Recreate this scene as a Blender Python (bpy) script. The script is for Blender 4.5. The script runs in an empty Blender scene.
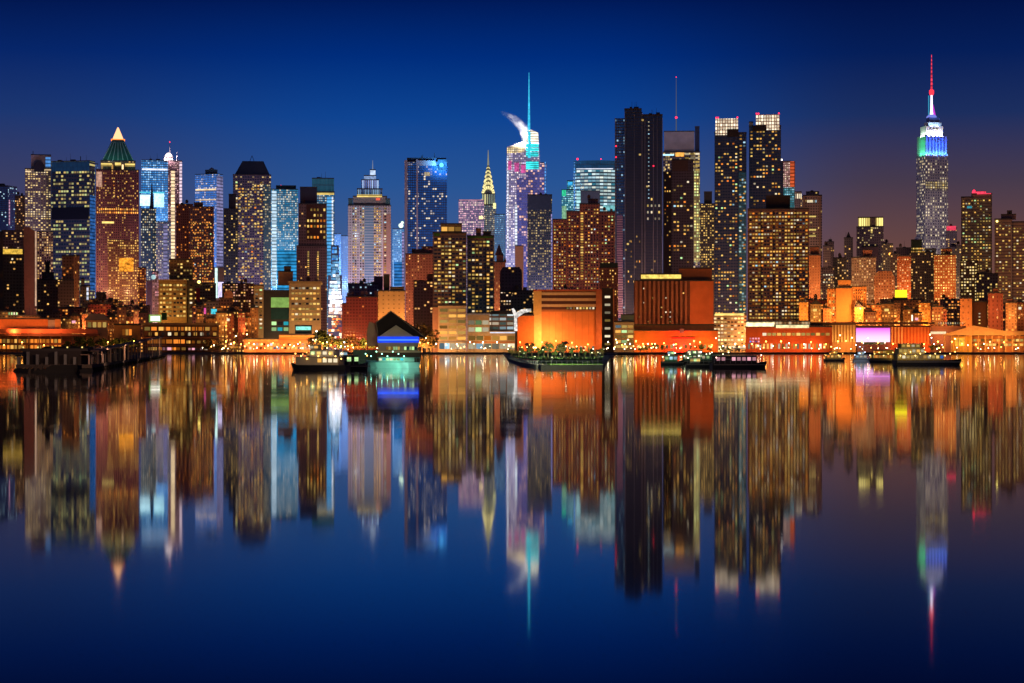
import bpy, math, random
from mathutils import Vector, Matrix
R = math.radians
rng = random.Random(11)
SC = bpy.context.scene
COL = SC.collection
# ---------------------------------------------------------------- camera frame
F = 2000.0      # focal length in photo pixels
CH = 4.0        # camera height above the water, metres
HR = 349.5      # photo row of the horizon
CX = 512.0
GZ = 1.2        # height of the made ground behind the sea wall

def at(px, py, D):
    return Vector(((px - CX) / F * D, D, CH + (HR - py) / F * D))

# ---------------------------------------------------------------- materials
MATS = {}
def new_mat(name):
    m = bpy.data.materials.new(name); m.use_nodes = True
    m.node_tree.nodes.clear()
    return m, m.node_tree.nodes, m.node_tree.links

def solid(name, col, rough=0.7, metal=0.0, var=0.25, scale=0.4, spec=0.3):
    """a plain material with a little weathering noise"""
    if name in MATS: return MATS[name]
    m, n, l = new_mat(name)
    out = n.new('ShaderNodeOutputMaterial'); b = n.new('ShaderNodeBsdfPrincipled')
    tc = n.new('ShaderNodeTexCoord'); nz = n.new('ShaderNodeTexNoise')
    nz.inputs['Scale'].default_value = scale; nz.inputs['Detail'].default_value = 4
    l.new(tc.outputs['Object'], nz.inputs['Vector'])
    mx = n.new('ShaderNodeMix'); mx.data_type = 'RGBA'
    a = [max(0, c * (1 - var)) for c in col] + [1]; c2 = [min(1, c * (1 + var)) for c in col] + [1]
    mx.inputs[6].default_value = a; mx.inputs[7].default_value = c2
    l.new(nz.outputs['Fac'], mx.inputs[0]); l.new(mx.outputs[2], b.inputs['Base Color'])
    b.inputs['Roughness'].default_value = rough; b.inputs['Metallic'].default_value = metal
    b.inputs['Specular IOR Level'].default_value = spec
    l.new(b.outputs[0], out.inputs[0])
    MATS[name] = m
    return m

def glow(name, col, strength, sample=False, var=0.0, floors=0.0):
    """emissive surface"""
    if name in MATS: return MATS[name]
    m, n, l = new_mat(name)
    out = n.new('ShaderNodeOutputMaterial'); e = n.new('ShaderNodeEmission')
    e.inputs['Color'].default_value = (*col, 1); e.inputs['Strength'].default_value = strength
    if var:
        tc = n.new('ShaderNodeTexCoord'); nz = n.new('ShaderNodeTexNoise')
        nz.inputs['Scale'].default_value = 0.35; nz.inputs['Detail'].default_value = 3
        l.new(tc.outputs['Object'], nz.inputs['Vector'])
        mr = n.new('ShaderNodeMapRange'); mr.inputs[1].default_value = .3; mr.inputs[2].default_value = .7
        mr.inputs[3].default_value = strength * (1 - var); mr.inputs[4].default_value = strength * (1 + var)
        nz.inputs['Scale'].default_value = .12 if floors else .3
        l.new(nz.outputs['Fac'], mr.inputs[0]); res = mr.outputs[0]
        if floors:                                  # storeys: bright panes between darker floor edges
            sp = n.new('ShaderNodeSeparateXYZ'); l.new(tc.outputs['Object'], sp.inputs[0])
            def M(op, a, b):
                x = n.new('ShaderNodeMath'); x.operation = op
                for k, v in enumerate((a, b)):
                    if isinstance(v, (int, float)): x.inputs[k].default_value = v
                    else: l.new(v, x.inputs[k])
                return x.outputs[0]
            fr = M('FRACT', M('DIVIDE', sp.outputs[2], floors), 0)
            wn = n.new('ShaderNodeTexWhiteNoise'); wn.noise_dimensions = '1D'; l.new(M('FLOOR', M('DIVIDE', sp.outputs[2], floors), 0), wn.inputs['W'])
            pat = M('ADD', .35, M('MULTIPLY', M('LESS_THAN', fr, .62), M('ADD', .45, M('MULTIPLY', wn.outputs['Value'], .6))))
            res = M('MULTIPLY', res, pat)
        l.new(res, e.inputs['Strength'])
    l.new(e.outputs[0], out.inputs[0])
    m.cycles.emission_sampling = 'AUTO' if sample else 'NONE'
    MATS[name] = m
    return m

WARM = (1, .50, .10); YEL = (1, .66, .17); WHITE = (1, .84, .55); COOL = (.5, .82, 1); ORG = (1, .27, .03)
GRN = (.62, 1, .42); PINK = (1, .45, .55); RED = (1, .04, .05); BLUE = (.08, .3, 1); CYAN = (.05, .75, .9); LAV = (.6, .55, 1)

def facade_group():
    g = bpy.data.node_groups.new('facade_grid', 'ShaderNodeTree')
    I = g.interface
    def sock(nm, t, dv):
        s = I.new_socket(name=nm, in_out='INPUT', socket_type=t); s.default_value = dv
    for nm, dv in (('Wall', (.3, .2, .15, 1)), ('Glass', (.02, .03, .05, 1)), ('LitA', (1, .6, .2, 1)), ('LitB', (1, .8, .4, 1)), ('Glow', (0, 0, 0, 1))):
        sock(nm, 'NodeSocketColor', dv)
    for nm, dv in (('PitchU', 3.), ('PitchZ', 3.), ('FracU', .6), ('FracZ', .5), ('Lit', .4), ('Row', .3), ('Strength', 1.), ('Seed', 0.), ('Rough', .2), ('Rib', 0.)):
        sock(nm, 'NodeSocketFloat', dv)
    I.new_socket(name='BSDF', in_out='OUTPUT', socket_type='NodeSocketShader')
    n, l = g.nodes, g.links
    gi = n.new('NodeGroupInput'); go = n.new('NodeGroupOutput')
    tc = n.new('ShaderNodeTexCoord')
    def M(op, a, b=None, c=None):
        x = n.new('ShaderNodeMath'); x.operation = op
        for k, v in enumerate((a, b, c)):
            if v is None: continue
            if isinstance(v, (int, float)): x.inputs[k].default_value = v
            else: l.new(v, x.inputs[k])
        return x.outputs[0]
    sp = n.new('ShaderNodeSeparateXYZ'); l.new(tc.outputs['Object'], sp.inputs[0])
    sn = n.new('ShaderNodeSeparateXYZ'); l.new(tc.outputs['Normal'], sn.inputs[0])
    side = M('GREATER_THAN', M('ABSOLUTE', sn.outputs[0]), M('ABSOLUTE', sn.outputs[1]))
    u = M('ADD', M('MULTIPLY', sp.outputs[1], side), M('MULTIPLY', sp.outputs[0], M('SUBTRACT', 1., side)))
    cu = M('DIVIDE', u, gi.outputs['PitchU']); cz = M('DIVIDE', sp.outputs[2], gi.outputs['PitchZ'])
    iu = M('FLOOR', cu); iz = M('FLOOR', cz)
    fu = M('ABSOLUTE', M('SUBTRACT', M('FRACT', cu), .5)); fz = M('ABSOLUTE', M('SUBTRACT', M('FRACT', cz), .5))
    mask = M('MULTIPLY', M('LESS_THAN', fu, M('MULTIPLY', gi.outputs['FracU'], .5)), M('LESS_THAN', fz, M('MULTIPLY', gi.outputs['FracZ'], .5)))
    mask = M('MULTIPLY', mask, M('LESS_THAN', M('ABSOLUTE', sn.outputs[2]), .6))
    cv = n.new('ShaderNodeCombineXYZ')
    l.new(M('ADD', iu, M('MULTIPLY', side, 57.)), cv.inputs[0]); l.new(iz, cv.inputs[1]); l.new(gi.outputs['Seed'], cv.inputs[2])
    wn = n.new('ShaderNodeTexWhiteNoise'); wn.noise_dimensions = '3D'; l.new(cv.outputs[0], wn.inputs['Vector'])
    sc = n.new('ShaderNodeSeparateXYZ'); l.new(wn.outputs['Color'], sc.inputs[0])
    cr = n.new('ShaderNodeCombineXYZ'); l.new(iz, cr.inputs[0]); l.new(gi.outputs['Seed'], cr.inputs[1])
    wr = n.new('ShaderNodeTexWhiteNoise'); wr.noise_dimensions = '2D'; l.new(cr.outputs[0], wr.inputs['Vector'])
    # patches of a facade where people are in
    nz = n.new('ShaderNodeTexNoise'); nz.inputs['Scale'].default_value = .16; nz.inputs['Detail'].default_value = 1
    l.new(cv.outputs[0], nz.inputs['Vector'])
    rowf = M('ADD', M('SUBTRACT', 1., gi.outputs['Row']), M('MULTIPLY', M('MULTIPLY', wr.outputs['Value'], 2.), gi.outputs['Row']))
    patch = M('ADD', .35, M('MULTIPLY', nz.outputs['Fac'], 1.3))
    lit = M('LESS_THAN', wn.outputs['Value'], M('MULTIPLY', M('MULTIPLY', gi.outputs['Lit'], rowf), patch))
    mc = n.new('ShaderNodeMix'); mc.data_type = 'RGBA'
    l.new(sc.outputs[0], mc.inputs[0]); l.new(gi.outputs['LitA'], mc.inputs[6]); l.new(gi.outputs['LitB'], mc.inputs[7])
    st = M('MULTIPLY', M('ADD', .22, M('MULTIPLY', M('POWER', sc.outputs[1], 1.4), 1.25)), gi.outputs['Strength'])
    e1 = n.new('ShaderNodeVectorMath'); e1.operation = 'SCALE'; l.new(mc.outputs[2], e1.inputs[0]); l.new(M('MULTIPLY', M('MULTIPLY', st, lit), mask), e1.inputs[3])
    e2 = n.new('ShaderNodeVectorMath'); e2.operation = 'SCALE'; l.new(gi.outputs['Glow'], e2.inputs[0])  # glow put into the panes stands in for light spilt on the glass
    l.new(M('MULTIPLY', mask, M('ADD', .75, M('MULTIPLY', sc.outputs[2], .5))), e2.inputs[3])
    ea = n.new('ShaderNodeVectorMath'); ea.operation = 'ADD'; l.new(e1.outputs[0], ea.inputs[0]); l.new(e2.outputs[0], ea.inputs[1])
    nw = n.new('ShaderNodeTexNoise'); nw.inputs['Scale'].default_value = .12; nw.inputs['Detail'].default_value = 5; l.new(tc.outputs['Object'], nw.inputs['Vector'])
    wv = n.new('ShaderNodeVectorMath'); wv.operation = 'SCALE'; l.new(gi.outputs['Wall'], wv.inputs[0]); l.new(M('ADD', .6, M('MULTIPLY', nw.outputs['Fac'], .8)), wv.inputs[3])
    mb = n.new('ShaderNodeMix'); mb.data_type = 'RGBA'; l.new(mask, mb.inputs[0]); l.new(wv.outputs[0], mb.inputs[6]); l.new(gi.outputs['Glass'], mb.inputs[7])
    b = n.new('ShaderNodeBsdfPrincipled')
    l.new(mb.outputs[2], b.inputs['Base Color'])
    l.new(M('ADD', .75, M('MULTIPLY', mask, M('SUBTRACT', gi.outputs['Rough'], .75))), b.inputs['Roughness'])
    l.new(ea.outputs[0], b.inputs['Emission Color']); b.inputs['Emission Strength'].default_value = 1.
    l.new(b.outputs[0], go.inputs[0])
    return g
FG = facade_group()
SEED = [0]
def fac(wall=(.25, .17, .13), glass=None, pu=3., pz=3.2, fu=.6, fz=.5, lit=.35, row=.3, a=WARM, b=WHITE, st=1., gl=(0, 0, 0), rough=.2):
    SEED[0] += 1
    if glass is None: glass = tuple(.55 * c + .006 for c in wall)
    m, n, l = new_mat('facade')
    out = n.new('ShaderNodeOutputMaterial'); g = n.new('ShaderNodeGroup'); g.node_tree = FG
    for k, v in (('Wall', wall), ('Glass', glass), ('LitA', a), ('LitB', b), ('Glow', gl)): g.inputs[k].default_value = (*v, 1)
    for k, v in (('PitchU', pu), ('PitchZ', pz), ('FracU', fu), ('FracZ', fz), ('Lit', lit), ('Row', row), ('Strength', st), ('Seed', SEED[0] * 7.31), ('Rough', rough)): g.inputs[k].default_value = v
    l.new(g.outputs[0], out.inputs[0])
    m.cycles.emission_sampling = 'NONE'
    return m

DARKROOF = solid('roof_felt', (.05, .05, .055), .9)
STEEL = solid('dark_steel', (.06, .06, .07), .5, .3)
PALE = solid('pale_metal', (.45, .47, .5), .4, .4)
GLASS = solid('dark_glass', (.012, .016, .03), .12, 0, .1, spec=.6)
CONC = solid('concrete', (.32, .3, .28), .85)

# ---------------------------------------------------------------- mesh builder
class MB:
    def __init__(s): s.v = []; s.f = []; s.m = []
    def add(s, vs, fs, mi=0):
        k = len(s.v); s.v += [tuple(v) for v in vs]
        for f in fs: s.f.append(tuple(i + k for i in f)); s.m.append(mi)
        return s
    def box(s, x0, x1, y0, y1, z0, z1, mi=0):
        return s.frust((x0, x1, y0, y1), (x0, x1, y0, y1), z0, z1, mi)
    def frust(s, a, b, z0, z1, mi=0):
        vs = [(a[0], a[2], z0), (a[1], a[2], z0), (a[1], a[3], z0), (a[0], a[3], z0), (b[0], b[2], z1), (b[1], b[2], z1), (b[1], b[3], z1), (b[0], b[3], z1)]
        return s.add(vs, [(0, 3, 2, 1), (4, 5, 6, 7), (0, 1, 5, 4), (1, 2, 6, 5), (2, 3, 7, 6), (3, 0, 4, 7)], mi)
    def prism(s, poly, z0, z1, mi=0):           # poly counter-clockwise seen from above
        n = len(poly)
        vs = [(x, y, z0) for x, y in poly] + [(x, y, z1) for x, y in poly]
        fs = [tuple(range(n - 1, -1, -1)), tuple(range(n, 2 * n))] + [(i, (i + 1) % n, n + (i + 1) % n, n + i) for i in range(n)]
        return s.add(vs, fs, mi)
    def front(s, poly, y0, y1, mi=0):           # outline in x,z, counter-clockwise seen from the front (-y)
        n = len(poly)
        vs = [(x, y0, z) for x, z in poly] + [(x, y1, z) for x, z in poly]
        fs = [tuple(range(n)), tuple(range(2 * n - 1, n - 1, -1))] + [(i, n + i, n + (i + 1) % n, (i + 1) % n) for i in range(n)]
        return s.add(vs, fs, mi)
    def cone(s, x, y, z0, z1, r0, r1, n=12, mi=0):
        vs = []
        for z, r in ((z0, r0), (z1, max(r1, .001))):
            vs += [(x + r * math.cos(2 * math.pi * i / n), y + r * math.sin(2 * math.pi * i / n), z) for i in range(n)]
        return s.add(vs, [tuple(range(n - 1, -1, -1)), tuple(range(n, 2 * n))] + [(i, (i + 1) % n, n + (i + 1) % n, n + i) for i in range(n)], mi)
    def lathe(s, x, y, prof, n=16, mi=0):
        for (z0, r0), (z1, r1) in zip(prof[:-1], prof[1:]): s.cone(x, y, z0, z1, r0, r1, n, mi)
        return s
    def ball(s, x, y, z, r, mi=0, n=10, k=6):
        vs = []; fs = []
        for j in range(k + 1):
            t = math.pi * j / k
            for i in range(n):
                p = 2 * math.pi * i / n
                vs.append((x + r * math.sin(t) * math.cos(p), y + r * math.sin(t) * math.sin(p), z - r * math.cos(t)))
        for j in range(k):
            for i in range(n): fs.append((j * n + i, j * n + (i + 1) % n, (j + 1) * n + (i + 1) % n, (j + 1) * n + i))
        return s.add(vs, fs, mi)
    def bar(s, p, q, r0, r1=None, n=6, mi=0):
        r1 = r0 if r1 is None else r1
        p = Vector(p); q = Vector(q); d = (q - p).normalized()
        a = d.orthogonal().normalized(); b = d.cross(a)
        vs = []
        for c, r in ((p, r0), (q, r1)):
            vs += [c + (a * math.cos(2 * math.pi * i / n) + b * math.sin(2 * math.pi * i / n)) * r for i in range(n)]
        return s.add(vs, [tuple(range(n - 1, -1, -1)), tuple(range(n, 2 * n))] + [(i, (i + 1) % n, n + (i + 1) % n, n + i) for i in range(n)], mi)
    def mesh(s, name, mats):
        me = bpy.data.meshes.new(name); me.from_pydata(s.v, [], s.f)
        for m in (mats if isinstance(mats, (list, tuple)) else [mats]): me.materials.append(m)
        if len(me.materials) > 1: me.polygons.foreach_set('material_index', s.m)
        me.update()
        return me
    def build(s, name, mats, parent=None, smooth=False, kind=None):
        me = s.mesh(name, mats)
        if smooth: me.polygons.foreach_set('use_smooth', [True] * len(me.polygons))
        o = bpy.data.objects.new(name, me); COL.objects.link(o)
        if parent is not None: o.parent = parent
        if kind: o['kind'] = kind
        return o

def tag(o, label, cat, group=None):
    o['label'] = label; o['category'] = cat
    if group: o['group'] = group
    return o
def empty(name, loc, rz=0., label=None, cat=None, group=None):
    o = bpy.data.objects.new(name, None); COL.objects.link(o)
    o.location = loc; o.rotation_euler = (0, 0, rz); o.empty_display_size = 2
    if label: tag(o, label, cat, group)
    return o
def copy_tree(o, parent=None):
    c = o.copy(); COL.objects.link(c)
    if parent is not None: c.parent = parent
    for ch in list(o.children): copy_tree(ch, c)
    return c
def light(name, loc, col, power, radius=2., parent=None):
    d = bpy.data.lights.new(name, 'POINT'); d.color = col; d.energy = power; d.shadow_soft_size = radius
    o = bpy.data.objects.new(name, d); COL.objects.link(o); o.location = loc
    if parent is not None: o.parent = parent
    return o
def spot(name, loc, target, col, power, ang=60, radius=1., blend=.6):
    d = bpy.data.lights.new(name, 'SPOT'); d.color = col; d.energy = power; d.shadow_soft_size = radius
    d.spot_size = R(ang); d.spot_blend = blend
    o = bpy.data.objects.new(name, d); COL.objects.link(o); o.location = loc
    o.rotation_euler = (Vector(target) - Vector(loc)).to_track_quat('-Z', 'Y').to_euler()
    return o
def lamp_spot(name, loc, col, power, radius=1., ang=164, tilt=0., parent=None, yaw=0.):
    """a shielded lamp: it shines inland (+y), tilted up by tilt"""
    d = bpy.data.lights.new(name, 'SPOT'); d.color = col; d.energy = power; d.shadow_soft_size = radius; d.spot_size = R(ang); d.spot_blend = .35
    o = bpy.data.objects.new(name, d); COL.objects.link(o); o.location = loc; o.rotation_euler = (R(90 + tilt), 0, yaw)
    if parent is not None: o.parent = parent
    return o

# lit panes: a small set of lamp colours behind glass, each at several brightnesses
PANE = {}
for nm, c in (('warm', WARM), ('yellow', YEL), ('white', WHITE), ('cool', COOL), ('orange', ORG), ('green', GRN), ('pink', PINK), ('blue', BLUE), ('cyan', CYAN)):
    for k, stg in enumerate((.18, .45, 1.0)):
        PANE[(nm, k)] = glow('pane_%s_%s' % (nm, ('dim', 'mid', 'bright')[k]), c, stg)
APT = [('warm', 7), ('yellow', 5), ('white', 1.6), ('orange', 1.5), ('cool', .4), ('green', .4)]
OFFICE = [('yellow', 5), ('white', 5), ('warm', 2), ('green', 1)]
SODIUM = [('orange', 4), ('warm', 5), ('yellow', 2)]
COLD = [('cool', 5), ('white', 4), ('yellow', 1), ('cyan', 1)]
def pick(pal):
    t = rng.random() * sum(w for _, w in pal)
    for k, w in pal:
        t -= w
        if t <= 0: break
    return (k, rng.choices((0, 1, 2), (2.5, 4, 4))[0])
WMESH = {}
def pane_mesh(w, h, key, side):
    k = (round(w, 2), round(h, 2), key, side)
    if k not in WMESH:
        b = MB()
        if side: b.box(-.12, .12, -w / 2, w / 2, -h / 2, h / 2)
        else: b.box(-w / 2, w / 2, -.12, .12, -h / 2, h / 2)
        WMESH[k] = b.mesh('window', PANE[key] if key else GLASS)
    return WMESH[k]

class T:
    """one building: an Empty at its front base; parts in its own frame (x along the front, y away, z up from the ground)"""
    def __init__(s, name, label, x0, x1, D, phi=0., xs=None, cat='building', group=None, gz=GZ):
        s.D = D; s.phi = R(phi); s.gz = gz
        s.xc = xs if phi else (x0 + x1) / 2
        X = (s.xc - CX) / F * D
        s.a = math.atan2(X, D); s.k = D / F * math.cos(s.a)
        s.x0, s.x1, s.xs = x0, x1, xs
        s.root = empty(name, (X, D, gz), -s.a + s.phi, label, cat, group)
        s.n = 0; s.rest = MB(); s.restm = []
        s.dep = min(38., max(10., (x1 - x0) * s.k * .8))
    def u(s, px): return (px - s.xc) * s.k / math.cos(s.phi)
    def z(s, py, inset=0.): return CH + (HR - py) * (s.D + inset) / F - s.gz
    def v(s, px): return (s.xs - px) * s.k / math.sin(s.phi)       # depth along the flank that shows
    def rect(s, x0, x1, inset=0., dep=None):
        if s.phi > 0: return (0 + s.u(max(x0, s.xs)), s.u(x1), inset, dep if dep else max(s.v(x0), 4))
        if s.phi < 0: return (s.u(x0), s.u(min(x1, s.xs)), inset, dep if dep else max(s.v(x1), 4))
        return (s.u(x0), s.u(x1), inset, inset + (dep if dep else s.dep))
    def box(s, name, x0, x1, yt, yb, mat, inset=0., dep=None, roof=True):
        r = s.rect(x0, x1, inset, dep); z0 = 0. if yb is None else s.z(yb, inset); z1 = s.z(yt, inset)
        o = MB().box(*r, z0, z1).build(name, mat, s.root)
        if roof:
            p = MB(); t = .5
            p.box(r[0] + .05, r[1] - .05, r[2] + .05, r[3] - .05, z1, z1 + .25)
            p.box(r[0] - .2, r[1] + .2, r[2] - .2, r[2] + t, z1 - .3, z1 + .9)
            p.box(r[0] - .2, r[0] + t, r[2] + t, r[3], z1 - .3, z1 + .9); p.box(r[1] - t, r[1] + .2, r[2] + t, r[3], z1 - .3, z1 + .9)
            q = p.build('roof', DARKROOF, o)
        return o
    def taper(s, name, x0, x1, yb, x2, x3, yt, mat, inset=0., dep=None, top=None):
        d = dep or s.dep; mid = inset + d / 2; h2 = (top if top is not None else d * (x3 - x2) / (x1 - x0)) / 2
        return MB().frust((s.u(x0), s.u(x1), inset, inset + d), (s.u(x2), s.u(x3), mid - h2, mid + h2), s.z(yb, inset), s.z(yt, mid)).build(name, mat, s.root)
    def slab(s, name, x0, x1, yt, yb, mat, out=.3, inset=0., thick=.3):
        """a panel, strip or band fixed to the front"""
        return MB().box(s.u(x0), s.u(x1), inset - out, inset - out + thick, s.z(yb, inset), s.z(yt, inset)).build(name, mat, s.root)
    def mast(s, name, px, yb, yt, r, mat, inset=None, r1=None):
        y = s.dep / 2 if inset is None else inset
        return MB().cone(s.u(px), y, s.z(yb, y), s.z(yt, y), r, r if r1 is None else r1, 8).build(name, mat, s.root)
    def beacon(s, px, py, mat, r=.9, inset=1.):
        return MB().ball(s.u(px), inset, s.z(py, inset), r).build('beacon', mat, s.root)
    def panes(s, x0, x1, y0, y1, nx, ny, fw=.6, fh=.55, prob=.5, pal=APT, inset=0., rowk=0., side=False, unlit=True, colk=0.):
        """a grid of windows between photo columns x0..x1 and rows y0..y1: each pane its own part, past 100 the rest is one part"""
        cells = []
        colp = [1 + colk * (rng.random() * 2 - 1) for _ in range(nx)]
        for j in range(ny):
            rp = 1 + rowk * (rng.random() * 2 - 1)
            for i in range(nx):
                cells.append((i, j, rng.random() < prob * 1.18 * rp * colp[i]))
        rng.shuffle(cells); cells.sort(key=lambda c: not c[2])
        for i, j, on in cells:
            if not on and not unlit: continue
            px = x0 + (i + .5) / nx * (x1 - x0); py = y0 + (j + .5) / ny * (y1 - y0)
            zc = s.z(py, inset); h = abs(s.z(y0, inset) - s.z(y1, inset)) / ny * fh * .88
            key = pick(pal) if on else None
            if side:
                w = abs(s.v(x1) - s.v(x0)) / nx * fw; c = (-.05 if s.phi > 0 else s.u(s.xs) + .05, s.v(px), zc)
            else:
                w = (s.u(x1) - s.u(x0)) / nx * fw; c = (s.u(px), inset - .05, zc)
            if s.n < 100:
                s.n += 1
                o = bpy.data.objects.new('window', pane_mesh(w, h, key, side)); COL.objects.link(o); o.parent = s.root; o.location = c
            else:
                m = PANE[key] if key else GLASS
                if m not in s.restm: s.restm.append(m)
                mi = s.restm.index(m)
                if side: s.rest.box(c[0] - .12, c[0] + .12, c[1] - w / 2, c[1] + w / 2, zc - h / 2, zc + h / 2, mi)
                else: s.rest.box(c[0] - w / 2, c[0] + w / 2, c[1] - .12, c[1] + .12, zc - h / 2, zc + h / 2, mi)
        return s
    def done(s):
        if s.rest.v: s.rest.build('window', s.restm, s.root, kind='stuff')
        return s
    def clutter(s, x0, x1, yt, n=3, inset=2., tank=True):
        """plant rooms, ducts and a water tank on the roof"""
        for k in range(n):
            p = rng.uniform(x0, x1 - 3); w = rng.uniform(2, 5); h = rng.uniform(1.5, 4)
            MB().box(s.u(p), s.u(min(p + w, x1)), inset + rng.uniform(.5, 3), inset + 7, s.z(yt) + .1, s.z(yt) + h).build('plant_room', solid('plant_grey', (.12, .11, .11)), s.root)
        for k in range(n):
            p = rng.uniform(x0 + 1, x1 - 1); y = inset + rng.uniform(1, 6)
            MB().cone(s.u(p), y, s.z(yt), s.z(yt) + rng.uniform(4, 10), .22, .1, 6).build('antenna', STEEL, s.root)
        if tank:
            p = rng.uniform(x0 + 2, x1 - 3); y = inset + 3; z = s.z(yt)
            b = MB()
            for dx, dy in ((-1, -1), (1, -1), (1, 1), (-1, 1)): b.bar((s.u(p) + dx, y + dy, z), (s.u(p) + dx, y + dy, z + 2), .15)
            b.lathe(s.u(p), y, [(z + 2, 1.7), (z + 5, 1.7), (z + 6.3, .1)], 12)
            b.build('water_tank', solid('tank_wood', (.12, .075, .05)), s.root)
        return s
# ================================================================ TOWERS, west to east across the picture
BR = (.19, .085, .055); BROWN = (.16, .1, .07); GREY = (.24, .23, .24); STONE = (.36, .33, .3); NAVY = (.035, .05, .09); BEIGE = (.42, .34, .24); LILAC = (.3, .26, .34)
BEAC = glow('beacon_red', (1, .02, .06), 3); WBEAC = glow('beacon_white', (1, .9, .8), 6)
STRIPW = glow('strip_white', (.8, .85, 1), 1.1, var=.3, floors=4.3); STRIPB = glow('strip_blue', (.12, .4, 1), .7, var=.4, floors=4.3); STRIPL = glow('strip_lavender', (.62, .5, 1), .45, var=.4, floors=4.3)  # on tower edges these glows paint light caught there, not fixtures
STRIPWARM = glow('strip_warm', (1, .72, .42), 1.2, var=.4, floors=4.3); STRIPY = glow('strip_yellow', (1, .72, .2), 1., var=.3, floors=4.3); STRIPT = glow('strip_cyan', (.1, .75, .95), .8, var=.3, floors=4.3)
STRIPP = glow('strip_pink', (1, .5, .75), .6, var=.3, floors=4.3)

# -- far left edge
t = T('office_tower', 'dark blue glass tower with a plum brick flank at the left edge of the skyline', -14, 17, 2620, -28, 8)
t.box('wall', -14, 17, 186, None, fac((.09, .05, .1), (.02, .04, .1), 2.4, 2.7, .7, .6, .12, .6, COOL, WHITE, .8, (.004, .014, .05)))
t.slab('bright_strip', 9, 10, 200, 225, STRIPP); t.clutter(-6, 6, 186, 2, tank=False); t.done()
t = T('apartment_block', 'narrow dark brown block with scattered windows between the plum flank and the pale gridded tower', 15, 30, 2540)
t.box('wall', 15, 30, 196, None, fac(BROWN, pu=2.4, pz=2.6, lit=.22, row=.2, a=WARM, b=PINK)); t.clutter(16, 26, 196, 1); t.done()

# -- pale gridded tower with the boxed arch
t = T('office_tower', 'pale stone gridded office tower with a dark arch cut in its boxed crown', 25, 51, 2450, cat='skyscraper')
m = fac((.36, .33, .3), pu=3.1, pz=2.7, fu=.62, fz=.5, lit=.62, row=.5, a=YEL, b=WHITE, st=.9)
t.box('wall', 25, 51, 169, None, m)
pl = solid('pale_stone', (.5, .47, .46), .8)
o = t.box('crown', 31, 51, 155, 169, pl, inset=4, roof=True)
ar = []
for i in range(13):
    a_ = math.pi * i / 12; ar.append((t.u(39.2) + t.k * 5.2 * math.cos(a_), t.z(166.5) + t.k * 5.5 * math.sin(a_)))
ar = [(t.u(34), t.z(172))] + [(t.u(44.4), t.z(172))] + ar
MB().front(ar, -.6, .5).build('arch_opening', solid('arch_dark', (.04, .045, .07), .6), t.root)
t.slab('blue_panel', 45.6, 50.6, 157, 167, STRIPB, inset=4)
t.slab('parapet_light', 25.5, 31, 171, 172.2, STRIPWARM); t.slab('parapet_light', 45, 51, 169, 170.5, STRIPWARM)
t.mast('mast', 33, 155, 151, .4, STEEL); t.done()
t = T('office_tower', 'light stone lower block with irregular square windows under the pale gridded tower', 35, 53, 2330)
t.box('wall', 35, 53, 232, None, fac((.4, .34, .3), (.05, .03, .03), 2.6, 3., .6, .6, .5, .3, WARM, WHITE, .8)); t.done()

# -- dark blue slab
t = T('office_tower', 'broad dark blue glass slab with a sheen band on top and yellow office floors', 51, 95, 2430, -24, 89.5, cat='skyscraper')
t.box('wall', 51, 95, 161, None, fac((.05, .07, .11), (.014, .03, .06), 3.4, 4.6, .78, .5, .5, .75, YEL, GRN, .6, (.001, .005, .014)))
t.box('crown', 51.2, 94.5, 161.3, 171, fac((.02, .05, .1), (.01, .04, .09), 1.6, 5, .8, .95, 0, 0, gl=(.004, .022, .06)), inset=-.35, dep=.3, roof=False)  # sheen of the glass top painted as a faintly glowing band
t.slab('mechanical_floor', 51.4, 89, 207, 219, solid('mech_dark', (.012, .018, .035), .4))
MB().box(t.u(89.5) - .05, t.u(89.5) + .35, 1, t.v(94.8), t.z(290), t.z(195)).build('lit_flank', glow('flank_blue', (.06, .25, .8), .38, var=.6, floors=4.3), t.root)  # blue light on the flank painted as emission
t.mast('mast', 74, 161, 156, .5, STEEL); t.clutter(55, 85, 161, 3, tank=False); t.done()

# -- brick tower with the green pyramid
t = T('office_tower', 'reddish brown brick tower with a green pyramid roof and a glowing orange tip', 96, 139, 2480, cat='skyscraper')
t.dep = 46
brick = fac((.3, .11, .1), (.06, .03, .035), 2.55, 3.05, .45, .5, .28, .35, WARM, YEL, .75)
t.box('wall', 96, 139, 170, None, brick)
t.box('wall', 108, 138.6, 240, None, fac((.24, .1, .05), pu=2.6, pz=3.1, lit=.5, row=.3, a=WARM, b=YEL, st=1.), inset=-.6, dep=1, roof=False)
cr = t.box('crown', 100.5, 135.5, 161, 170, fac((.2, .1, .07), pu=4.2, pz=9, fu=.5, fz=.7, lit=.5, row=0, a=WARM, b=WHITE, st=1.2), inset=4, dep=38)
t.slab('crown_light', 101, 112, 163.4, 166.2, STRIPY, inset=4); t.slab('crown_light', 115, 121, 162.4, 166, STRIPY, inset=4); t.slab('crown_light', 125, 135, 163.4, 166.2, STRIPY, inset=4)
cop = solid('green_copper', (.05, .22, .19), .45, .1, .5, .35)
t.taper('pyramid_roof', 102, 134, 161, 112.3, 123.7, 140.3, cop, inset=6, dep=34)
rb = MB(); e = t.dep
for q in range(7):
    f_ = q / 6
    rb.bar((t.u(102 + 32 * f_), 5.7, t.z(161)), (t.u(112.3 + 11.4 * f_), 16, t.z(140.3)), .45)
rb.build('roof_rib', solid('rib_lit_teal', (.5, .9, .8), .5), t.root)  # pale teal colour paints the lit highlight along the ribs
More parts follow.
